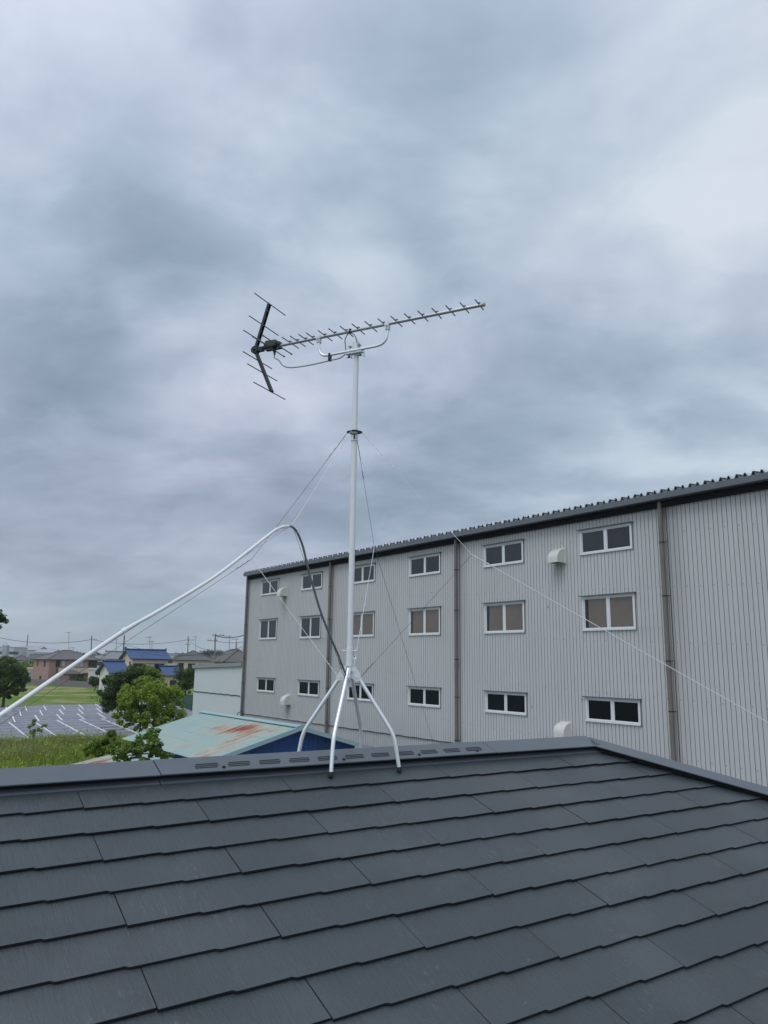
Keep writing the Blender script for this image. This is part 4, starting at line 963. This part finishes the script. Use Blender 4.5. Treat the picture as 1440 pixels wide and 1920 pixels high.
m_pink = mat('pink_tile_wall', (.33, .215, .185), .8, var=.08); m_cream = mat('cream_wall', (.58, .49, .38), .8, var=.07); m_white_w = mat('white_wall', (.62, .62, .59), .8, var=.08); m_yel_w = mat('pale_yellow_wall', (.56, .51, .38), .8, var=.06); m_grey_w = mat('grey_wall', (.38, .38, .37), .8, var=.07)
def bhouse(name, label, x0, x1, Y, ang, depth, eave, ridge, wall, roof, kind='hip', wins=(), sash=None, group=None, cat='house', over=.6, z0=0, axis='u', extra=None):
    """front runs from picture column x0 to x1, front-left corner at distance Y"""
    a = base(x0, Y); u = V((math.cos(ang), math.sin(ang), 0)); v = V((-u.y, u.x, 0))
    rr = ray(x1, 1235); den = u.x*rr.y-u.y*rr.x; w_ = -(a.x*rr.y-a.y*rr.x)/den
    Fh = lambda x, y, z: a+u*x+v*y+UP*z
    root = empty(name, Fh(w_/2, depth/2, z0), label, cat, group)
    mb = MB()
    if kind == 'gable_v': # ridge across the front: gable triangle faces us
        mb.bx(0, w_, 0, depth, z0, eave, Fh); mb.add([Fh(0, 0, eave), Fh(w_, 0, eave), Fh(w_/2, 0, ridge-.12), Fh(0, depth, eave), Fh(w_, depth, eave), Fh(w_/2, depth, ridge-.12)], [(0, 1, 2), (5, 4, 3)])
    elif kind == 'gable':
        mb.bx(0, w_, 0, depth, z0, eave, Fh); mb.add([Fh(0, 0, eave), Fh(0, depth, eave), Fh(0, depth/2, ridge-.12), Fh(w_, 0, eave), Fh(w_, depth, eave), Fh(w_, depth/2, ridge-.12)], [(2, 1, 0), (3, 4, 5)])
    else: mb.bx(0, w_, 0, depth, z0, eave, Fh)
    mb.build('wall', wall, root)
    mb = MB(); o = over; th = .16
    def slab(q):
        n_ = (q[1]-q[0]).cross(q[2]-q[0]).normalized(); n_ = n_ if n_.z > 0 else -n_
        k = len(q); vs = [p-n_*th for p in q]+list(q)
        mb.add(vs, [tuple(range(k))[::-1], tuple(range(k, 2*k))]+[(i, (i+1) % k, k+(i+1) % k, k+i) for i in range(k)])
    rise = (ridge-eave); lo = eave-o*rise/(depth/2+o)*.6+.05
    if kind == 'hip':
        r_ = min(depth, w_)/2
        A, B_, C_, D_ = Fh(-o, -o, lo), Fh(w_+o, -o, lo), Fh(w_+o, depth+o, lo), Fh(-o, depth+o, lo)
        if w_ >= depth: E_, F_ = Fh(r_, depth/2, ridge), Fh(w_-r_, depth/2, ridge); slab([A, B_, F_, E_]); slab([B_, C_, F_]); slab([C_, D_, E_, F_]); slab([D_, A, E_])
        else: E_, F_ = Fh(w_/2, r_, ridge), Fh(w_/2, depth-r_, ridge); slab([A, B_, E_]); slab([B_, C_, F_, E_]); slab([C_, D_, F_]); slab([D_, A, E_, F_])
        mb.tube([E_+UP*.04, F_+UP*.04], .13, 6)
        for p_, q_ in ((A, E_), (B_, F_ if w_ >= depth else E_), (C_, F_), (D_, E_ if w_ >= depth else F_)): mb.tube([p_+UP*.02, q_+UP*.03], .10, 6)
    elif kind == 'gable':
        slab([Fh(-o, -o, lo), Fh(w_+o, -o, lo), Fh(w_+o, depth/2, ridge), Fh(-o, depth/2, ridge)]); slab([Fh(-o, depth/2, ridge), Fh(w_+o, depth/2, ridge), Fh(w_+o, depth+o, lo), Fh(-o, depth+o, lo)])
        mb.tube([Fh(-o, depth/2, ridge+.06), Fh(w_+o, depth/2, ridge+.06)], .17, 6)
        for x_ in (-o, w_+o): mb.box(Fh(x_, depth/2, ridge+.16), u*.12, v*.15, UP*.2)
    elif kind == 'gable_v':
        slab([Fh(-o, -o, lo), Fh(-o, depth+o, lo), Fh(w_/2, depth+o, ridge), Fh(w_/2, -o, ridge)]); slab([Fh(w_+o, -o, lo), Fh(w_+o, depth+o, lo), Fh(w_/2, depth+o, ridge), Fh(w_/2, -o, ridge)])
        mb.tube([Fh(w_/2, -o, ridge+.06), Fh(w_/2, depth+o, ridge+.06)], .17, 6)
    else:
        mb.bx(-o*.3, w_+o*.3, -o*.3, depth+o*.3, eave-.001, ridge, Fh)
    mb.build('roof', roof, root)
    for wn in wins:
        face, fx, wz, ww, whh = wn[:5]; pane = wn[5] if len(wn) > 5 else m_pane
        mb = MB(); m2 = MB()
        if face == 'f': Fq = lambda x, y, z: Fh(fx*w_+x, -y, z)
        else: Fq = lambda x, y, z: Fh(-y, depth-fx*depth-x, z)
        q = .07
        mb.bx(0, ww, .0, .06, wz, wz+q, Fq); mb.bx(0, ww, .0, .06, wz+whh-q, wz+whh, Fq); mb.bx(0, q, .0, .06, wz+q, wz+whh-q, Fq); mb.bx(ww-q, ww, .0, .06, wz+q, wz+whh-q, Fq)
        if ww > 1.0: mb.bx(ww/2-.04, ww/2+.04, .0, .05, wz+q, wz+whh-q, Fq)
        wo_ = mb.build('window', sash or m_sash, root)
        m2.bx(q, ww-q, .002, .03, wz+q, wz+whh-q, Fq); m2.build('pane', pane, wo_)
    return root, Fh, w_
A45 = R(44)
# pink house
hp, Fp, wp = bhouse('two_storey_house', 'pink tiled two storey house with a grey hip roof at the left', 93, 184, 182, A45, 9.6, 5.75, 7.75, m_pink, m_tbrown, 'hip',
    [('f', .13, 3.9, 1.0, 1.6), ('f', .24, 3.9, 1.0, 1.6, m_curtain), ('f', .55, 3.9, 1.7, 1.6, m_curtain), ('f', .80, 3.9, 2.1, 1.5), ('s', .25, 4.0, .6, 1.4), ('s', .68, 3.9, .9, 1.5), ('s', .48, .9, 1.1, .9), ('f', .34, .35, 2.0, 2.3, m_curtain), ('f', .60, .35, 1.5, 2.3)], sash=m_sash)
mb = MB(); mb.bx(2.2, wp-.0, -1.3, -.02, 2.55, 3.65, Fp); mb.build('balcony', m_cream, hp)
mb = MB(); Q = [Fp(1.0, -3.2, 2.45), Fp(7.0, -3.2, 2.45), Fp(5.4, -1.32, 3.25), Fp(2.6, -1.32, 3.25)]
mb.hexa([Q[0]-UP*.15, Q[1]-UP*.15, Fp(7.0, -1.31, 2.3), Fp(1.0, -1.31, 2.3), Q[0], Q[1], Q[2], Q[3]]); mb.build('porch_roof', m_tbrown, hp)
mb = MB(); mb.bx(1.5, 3.8, -2.9, -.03, 0, 2.29, Fp); mb.build('porch', m_pink, hp)
mb = MB(); mb.tube([Fp(1.9, -.08, 0), Fp(1.9, -.08, 5.6)], .07, 6); mb.tube([Fp(wp*.5, -.08, 3.7), Fp(wp*.5, -.08, 5.6)], .06, 6); mb.tube([Fp(wp-.5, -.08, 3.7), Fp(wp-.5, -.08, 5.6)], .06, 6); mb.build('downpipe', m_sash, hp)
# annexe buildings
bhouse('flat_garage', 'small flat roofed cream outbuilding between the pink and the blue roofed house', 168, 190, 172, R(15), 5, 3.6, 3.75, m_white_w, m_white_w, 'flat', [])
bhouse('flat_garage', 'low cream outbuilding with an open carport left of the pink house', 49, 66, 196, R(15), 6, 3.0, 3.5, m_cream, m_cream, 'flat', [('f', .2, .1, 2.0, 2.2, m_curtain)])
# blue roofed house
hb, Fb, wb = bhouse('two_storey_house', 'cream two storey house with a bright blue tiled gable roof', 249, 315, 148, R(35), 6.4, 6.15, 7.75, m_cream, m_tblue, 'gable',
    [('f', .03, 3.1, 1.9, 2.1), ('f', .36, 3.1, 1.9, 2.1, m_curtain), ('f', .62, 3.1, 1.9, 2.1), ('s', .72, 4.6, .8, .9)], sash=m_sash)
mb = MB(); mb.bx(-.1, wb+.1, -1.3, -.02, 2.55, 2.75, Fb); mb.bx(-.1, wb+.1, -1.36, -1.3, 2.4, 2.9, Fb); mb.build('balcony', m_cream, hb)
mb = MB()
for k in range(30): mb.tube([Fb(k*wb/29, -1.33, 2.9), Fb(k*wb/29, -1.33, 3.6)], .02, 4)
mb.tube([Fb(0, -1.33, 3.62), Fb(wb, -1.33, 3.62)], .03, 5); mb.build('balcony_railing', m_sash, hb)
mb = MB(); mb.bx(wb*.70, wb*.70+.8, -.9, -.5, 2.76, 3.35, Fb); mb.tube([Fb(wb*.70+.35, -.9, 3.05), Fb(wb*.70+.35, -.92, 3.05)], .22, 12); mb.build('air_conditioner', m_white_w, hb)
mb = MB(); mb.box(Fb(-.5, 3.2, 8.05), V((.1, 0, 0)), V((0, .25, 0)), UP*.25); mb.build('ridge_ornament', m_tblue, hb)
bhouse('single_storey_wing', 'low wing with white gable end and blue tiled roof, left of the tall blue roof', 212, 238, 138, R(38), 6.2, 3.7, 5.5, m_white_w, m_tblue, 'gable', [('f', .45, .4, 1.0, 1.6)], over=.7)
bhouse('single_storey_wing', 'low wing with a blue tiled roof on the right of the blue roofed house', 315, 335, 146, R(30), 6, 3.2, 4.7, m_cream, m_tblue, 'gable', [('f', .3, .4, 1.2, 1.8)], over=.7)
# grey tiled old house behind left of it
bhouse('two_storey_house', 'white walled house with a weathered grey roof just left of the blue roof', 203, 232, 168, R(20), 8, 6.0, 7.5, m_white_w, m_tpale, 'gable', [('f', .2, 3.6, 1.4, 1.2), ('f', .65, 3.6, 1.4, 1.2)])
# right of the blue roof
bhouse('two_storey_house', 'cream house with a broad dark grey hip roof right of the blue roof', 328, 401, 190, R(18), 10, 6.0, 8.2, m_yel_w, m_tgrey, 'hip', [('f', .10, 3.6, 1.2, 1.6), ('f', .34, 3.6, 1.8, 1.5), ('f', .62, 3.6, 1.6, 1.4), ('f', .84, 3.6, 1.4, 1.4)])
bhouse('two_storey_house', 'house with a brown grey roof touching the warehouse corner', 428, 475, 118, R(24), 9, 5.9, 7.6, m_grey_w, mat('brown_slate', (.125, .12, .105), .7, var=.2), 'hip', [('f', .5, 4.2, 1.6, 1.2)], over=.9)
bhouse('two_storey_house', 'small pale house half hidden behind the concrete utility pole', 400, 420, 205, R(10), 7, 5.6, 6.7, m_yel_w, mat('green_roof', (.14, .17, .14), .6), 'gable', [('f', .3, 3.4, 1.4, 1.2)])
# farther roofs
far = [(-14, 22, 300, 4.9, 6.6, m_grey_w, m_tgrey, 'hip', 'distant dark roofed house at the left edge'), (24, 52, 290, 5.0, 6.7, m_cream, m_tgrey, 'hip', 'distant dark roofed house left of the pink house roof'),
       (52, 78, 320, 5.4, 7.2, m_white_w, m_tgrey, 'gable', 'distant white walled house in front of the pale hall'), (150, 180, 310, 5.4, 6.9, m_white_w, m_tgrey, 'gable', 'distant long grey roof right behind the pink house'),
       (178, 206, 280, 5.6, 7.0, m_white_w, m_tpale, 'gable', 'distant grey roof behind the white cable'), (312, 334, 330, 6.5, 8.4, m_cream, m_tpale, 'gable', 'distant brownish roof right behind the blue roof'),
       (330, 356, 300, 6.8, 8.6, m_white_w, m_tgrey, 'hip', 'distant grey hip roof behind the broad dark roof'), (400, 430, 330, 6.4, 8.0, m_white_w, m_tgrey, 'gable', 'distant roof right of the concrete utility pole')]
for x0, x1, Y, ev_, rg, wm, rm, kd, lb in far:
    bhouse('distant_house', lb, x0, x1, Y, R(random.uniform(8, 26)), 9, ev_, rg, wm, rm, kd, [('f', .15, ev_-2.1, 1.8, 1.3), ('f', .6, ev_-2.1, 1.8, 1.3)], group='distant houses on the skyline')
m_fac = mat('pale_factory', (.50, .51, .52), .7, var=.05); m_facr = mat('factory_roof', (.36, .37, .39), .7)
for x0, x1, Y, e_, r_, lb, wn in [(-10, 24, 600, 13.0, 13.8, 'distant white block with a row of dark windows at the far left', [('f', .15, 8, 7, 2.2), ('f', .75, 8, 7, 2.2)]), (25, 68, 640, 12.0, 15.0, 'distant pale hall with a long low roof', [('f', .1, 2, 10, 3)]), (62, 96, 620, 10.0, 12.5, 'distant pale hall behind the pink house roof', [('f', .6, 2, 8, 3)]), (120, 200, 800, 8.5, 10.5, 'very distant long grey hall on the skyline', []), (196, 236, 760, 7.5, 9.0, 'very distant low hall left of the wooden pole', [])]:
    bhouse('distant_hall', lb, x0, x1, Y, R(6), 30, e_, r_, m_fac, m_facr, 'gable' if e_ < 13 else 'flat', wn, cat='building', group='distant halls on the skyline')
bt = MB(); c_ = base(9, 560); bt.bx(-1.6, 1.6, -2, 2, 0, 14.2, lambda x, y, z: c_+V((x, y, z))); bt.tube([c_+V((-1.4, -2, 14.2)), c_+V((-1.4, -2, 16)), c_+V((1.4, -2, 16)), c_+V((1.4, -2, 14.2))], .2, 4)
o = bt.build('glass_stair_tower', mat('blue_glass_tower', (.30, .36, .41), .4)); tag(o, 'distant pale blue stair tower on the white block', 'tower')
# chimney
mb = MB(); c_ = base(48, 700); mb.tube([c_, c_+UP*26], [.8, .5], 12); tag(mb.build('chimney_mast', mat('hazy_mast', (.30, .33, .36), .8)), 'thin pale mast above the distant hall', 'mast')
# distant wood
cs = []; rs = []
for i in range(60):
    x = 368+i*1.9; p = at_y(x, 1227-3.5*math.sin(i*.21)**2-(5 if 388 < x < 400 else 0), 520); cs.append((p.x, p.y, p.z-3)); rs.append(random.uniform(3.5, 5.5))
tag(leaves('distant_wood', cs, rs, 9000, .9, leaf_mat('far_leaves', (.035, .055, .04), (.08, .11, .07), .05)), 'dark line of distant trees behind the right hand roofs', 'wood', kind='stuff')
cs = []; rs = []
for i in range(120):
    x = -40+i*4.6; p = at_y(x, 1236, 700+40*math.sin(i)); cs.append((p.x, p.y, random.uniform(2, 7))); rs.append(random.uniform(5, 8))
tag(leaves('distant_greenery', cs, rs, 12000, 1.6, MATS['far_leaves']), 'low far greenery along the whole horizon', 'wood', kind='stuff')
# walls and fences
def fence_seg(name, pts, h, m, label, th=.12, posts=0, cat='wall'):
    root = empty(name, V((*pts[0], 0)), label, cat)
    mb = MB()
    for a, z in zip(pts[:-1], pts[1:]):
        a, z = V((*a, 0)), V((*z, 0)); t_ = (z-a).normalized(); n_ = t_.cross(UP); c = (a+z)/2
        mb.box(c+UP*h/2, (z-a)/2, n_*th/2, UP*h/2)
    mb.build('panel', m, root)
    if posts:
        a, z = V((*pts[0], 0)), V((*pts[-1], 0)); L_ = (z-a).length; k = 0
        while k*posts <= L_:
            mb = MB(); p = a+(z-a).normalized()*k*posts; mb.box(p+UP*(h+.12)/2, V((th*.7, 0, 0)), V((0, th*.7, 0)), UP*(h+.12)/2); mb.build('post', m, root); k += 1
b1, b2 = base(52, 178), base(212, 160)
fence_seg('block_wall', [(b1.x, b1.y), (b2.x, b2.y)], 1.25, mat('concrete_block', (.17, .165, .155), .9, var=.3, vscale=1.5), 'grey concrete block wall in front of the pink house', .15, 6)
b1, b2 = base(318, 96), base(366, 92)
fence_seg('mesh_fence', [(b1.x, b1.y), (b2.x, b2.y)], 2.0, mat('green_mesh', (.035, .085, .07), .7, var=.2), 'dark green mesh fence left of the pale lean-to store', .04, 2.2, cat='fence')
# poles
m_conc = mat('concrete_pole', (.22, .22, .21), .8, var=.1); m_wood = mat('dark_pole', (.05, .04, .038), .8)
def pole(x, ytop, Y, r, m, label, arms=(), name='utility_pole', cat='pole', lean_=0.0):
    p = base(x, Y); t_ = at_y(x, ytop, Y); root = empty(name, p, label, cat)
    top = V((t_.x+lean_, t_.y, t_.z)); mb = MB(); mb.tube([p, top], [r, r*.7], 8); mb.build('shaft', m, root)
    for dz, wl, asym in arms:
        c = top-UP*dz; mb = MB(); mb.box(c+V((asym, 0, 0)), V((wl, .1*wl, 0)), V((-.005, .05, 0)), UP*.05)
        for q in (-.9, -.4, .4, .9): mb.tube([c+V((asym+wl*q, 0, .04)), c+V((asym+wl*q, 0, .28))], .05, 6)
        mb.build('crossarm', m_conc, root)
    return top
p1 = pole(172, 1192, 205, .15, m_wood, 'thin dark utility pole behind the pink house roof', [(1.0, .9, .5)])
p2 = pole(231, 1191, 160, .16, m_wood, 'bare dark pole standing left of the blue roof', [], lean_=.25)
p3 = pole(353, 1193, 210, .14, m_wood, 'thin pole with a short crossarm above the broad dark roof', [(1.0, 1.0, .8), (2.2, .7, 0)])
p4 = pole(404, 1188, 120, .15, m_conc, 'concrete utility pole with several crossarms left of the warehouse', [(.3, .9, .45), (1.1, .75, -.4), (2.6, 1.0, 0), (3.4, .8, .2)])
p5 = pole(443, 1205, 140, .12, m_wood, 'short dark pole next to the warehouse corner', [])
mb = MB(); mb.tube([p4+V((.15, 0, -1.55)), p4+V((.15, 0, -2.3))], .2, 8)
def wire(a, b_, s_, r, label, grp='overhead power lines'):
    mb = MB(); mb.tube(sag(a, b_, s_, 20), r, 4); tag(mb.build('power_line', m_blk), label, 'wire', grp)
wire(at_y(-20, 1191, 200), p1-UP*1.0, 1.4, .05, 'long sagging power line from the left edge to the thin dark pole')
wire(p1-UP*1.0, p3-UP*.9, 1.2, .045, 'power line passing behind the white cable to the pole above the dark roof')
wire(p3-UP*.9, p4-UP*2.6, .6, .045, 'power line between the thin pole and the concrete pole')
wire(p2-UP*2.3, at_y(403, 1221, 125), 1.2, .03, 'lowest power line above the blue roof')
wire(p2-UP*1.7, p4-UP*3.3, .8, .03, 'middle power line above the blue roof')
wire(p4-UP*.3, at_y(470, 1186, 112), .5, .06, 'spiral hung thick line from the top of the concrete pole')
wire(p4-UP*2.6, at_y(470, 1206, 112), .4, .03, 'upper thin line from the concrete pole to the warehouse side')
wire(p4-UP*3.3, at_y(470, 1210, 112), .4, .03, 'lower thin line from the concrete pole to the warehouse side')
wire(p4-UP*1.1, at_y(470, 1201, 112), .3, .03, 'middle thin line from the concrete pole to the warehouse side')
# roof aerials
def aerial(x, ytop, ybase, Y, label, wl=.9):
    a, t_ = at_y(x, ybase, Y), at_y(x, ytop, Y); root = empty('roof_aerial', a, label, 'antenna', 'small television aerials on the far roofs')
    mb = MB(); mb.tube([a, t_], .05, 5); mb.build('mast', m_conc, root)
    mb = MB(); mb.tube([t_+V((-wl, .2, .0)), t_+V((wl*.4, 0, .1))], .035, 5)
    for k in range(5): q = t_+V((-wl+k*wl*.33, .2-.04*k, .0)); mb.tube([q-V((.05, .25, 0)), q+V((.05, .25, .0))], .025, 4)
    mb.build('comb', m_conc, root)
for x, yt, yb, Y, lb in [(129, 1186, 1221, 186, 'tall thin aerial on the pink house roof'), (218, 1200, 1224, 172, 'aerial left of the bare dark pole'), (281, 1195, 1217, 150, 'aerial with a wide comb on the blue roof'), (285, 1203, 1217, 151, 'short plain aerial on the blue roof'),
                     (367, 1194, 1222, 192, 'tall aerial on the broad dark roof'), (137, 1215, 1222, 190, 'very short aerial on the pink house roof'), (430, 1193, 1218, 130, 'aerial between the concrete pole and the warehouse'), (443.5, 1199, 1206, 139, 'aerial above the short dark pole')]:
    aerial(x, yt, yb, Y, lb)
# distant plume of white vapour
mpl = bpy.data.materials.new('vapour'); mpl.use_nodes = True; t = NT(mpl.node_tree); mpl.node_tree.nodes.clear()
pv = t.n('ShaderNodeVolumePrincipled'); pv.inputs['Color'].default_value = (.95, .96, .97, 1); pv.inputs['Density'].default_value = .035; ou = t.n('ShaderNodeOutputMaterial'); t.l(pv.outputs[0], ou.inputs[1])
mb = MB()
for (x, y, r_) in ((338, 1221, 5), (334, 1216, 5.5), (331, 1211, 4), (333, 1207, 2.8), (341, 1224, 4)):
    c = at_y(x, y, 900); R_ = r_*900/1471; n1_, n2_ = 8, 12; vs = []
    for i in range(n1_+1):
        for j in range(n2_):
            th_, ph = math.pi*i/n1_, 2*math.pi*j/n2_; k = R_*(1+.12*math.sin(3*ph+i)); vs.append(c+V((math.sin(th_)*math.cos(ph), math.sin(th_)*math.sin(ph), math.cos(th_)))*k)
    mb.add(vs, [(i*n2_+j, (i+1)*n2_+j, (i+1)*n2_+(j+1) % n2_, i*n2_+(j+1) % n2_) for i in range(n1_) for j in range(n2_)], True)
tag(mb.build('vapour_plume', mpl), 'faint white plume of vapour rising beyond the roofs', 'smoke', kind='stuff')

# ------------------------------------------------------------------ air: pale haze that dims the far halls
mh = bpy.data.materials.new('haze_air'); mh.use_nodes = True; t = NT(mh.node_tree); mh.node_tree.nodes.clear()
pv = t.n('ShaderNodeVolumePrincipled'); pv.inputs['Color'].default_value = (.93, .96, 1, 1); pv.inputs['Density'].default_value = .0002; pv.inputs['Anisotropy'].default_value = .2
ou = t.n('ShaderNodeOutputMaterial'); t.l(pv.outputs[0], ou.inputs[1])
mb = MB(); mb.bx(-1400, 1400, -500, 2400, -1, 45); tag(mb.build('haze', mh), kind='stuff')
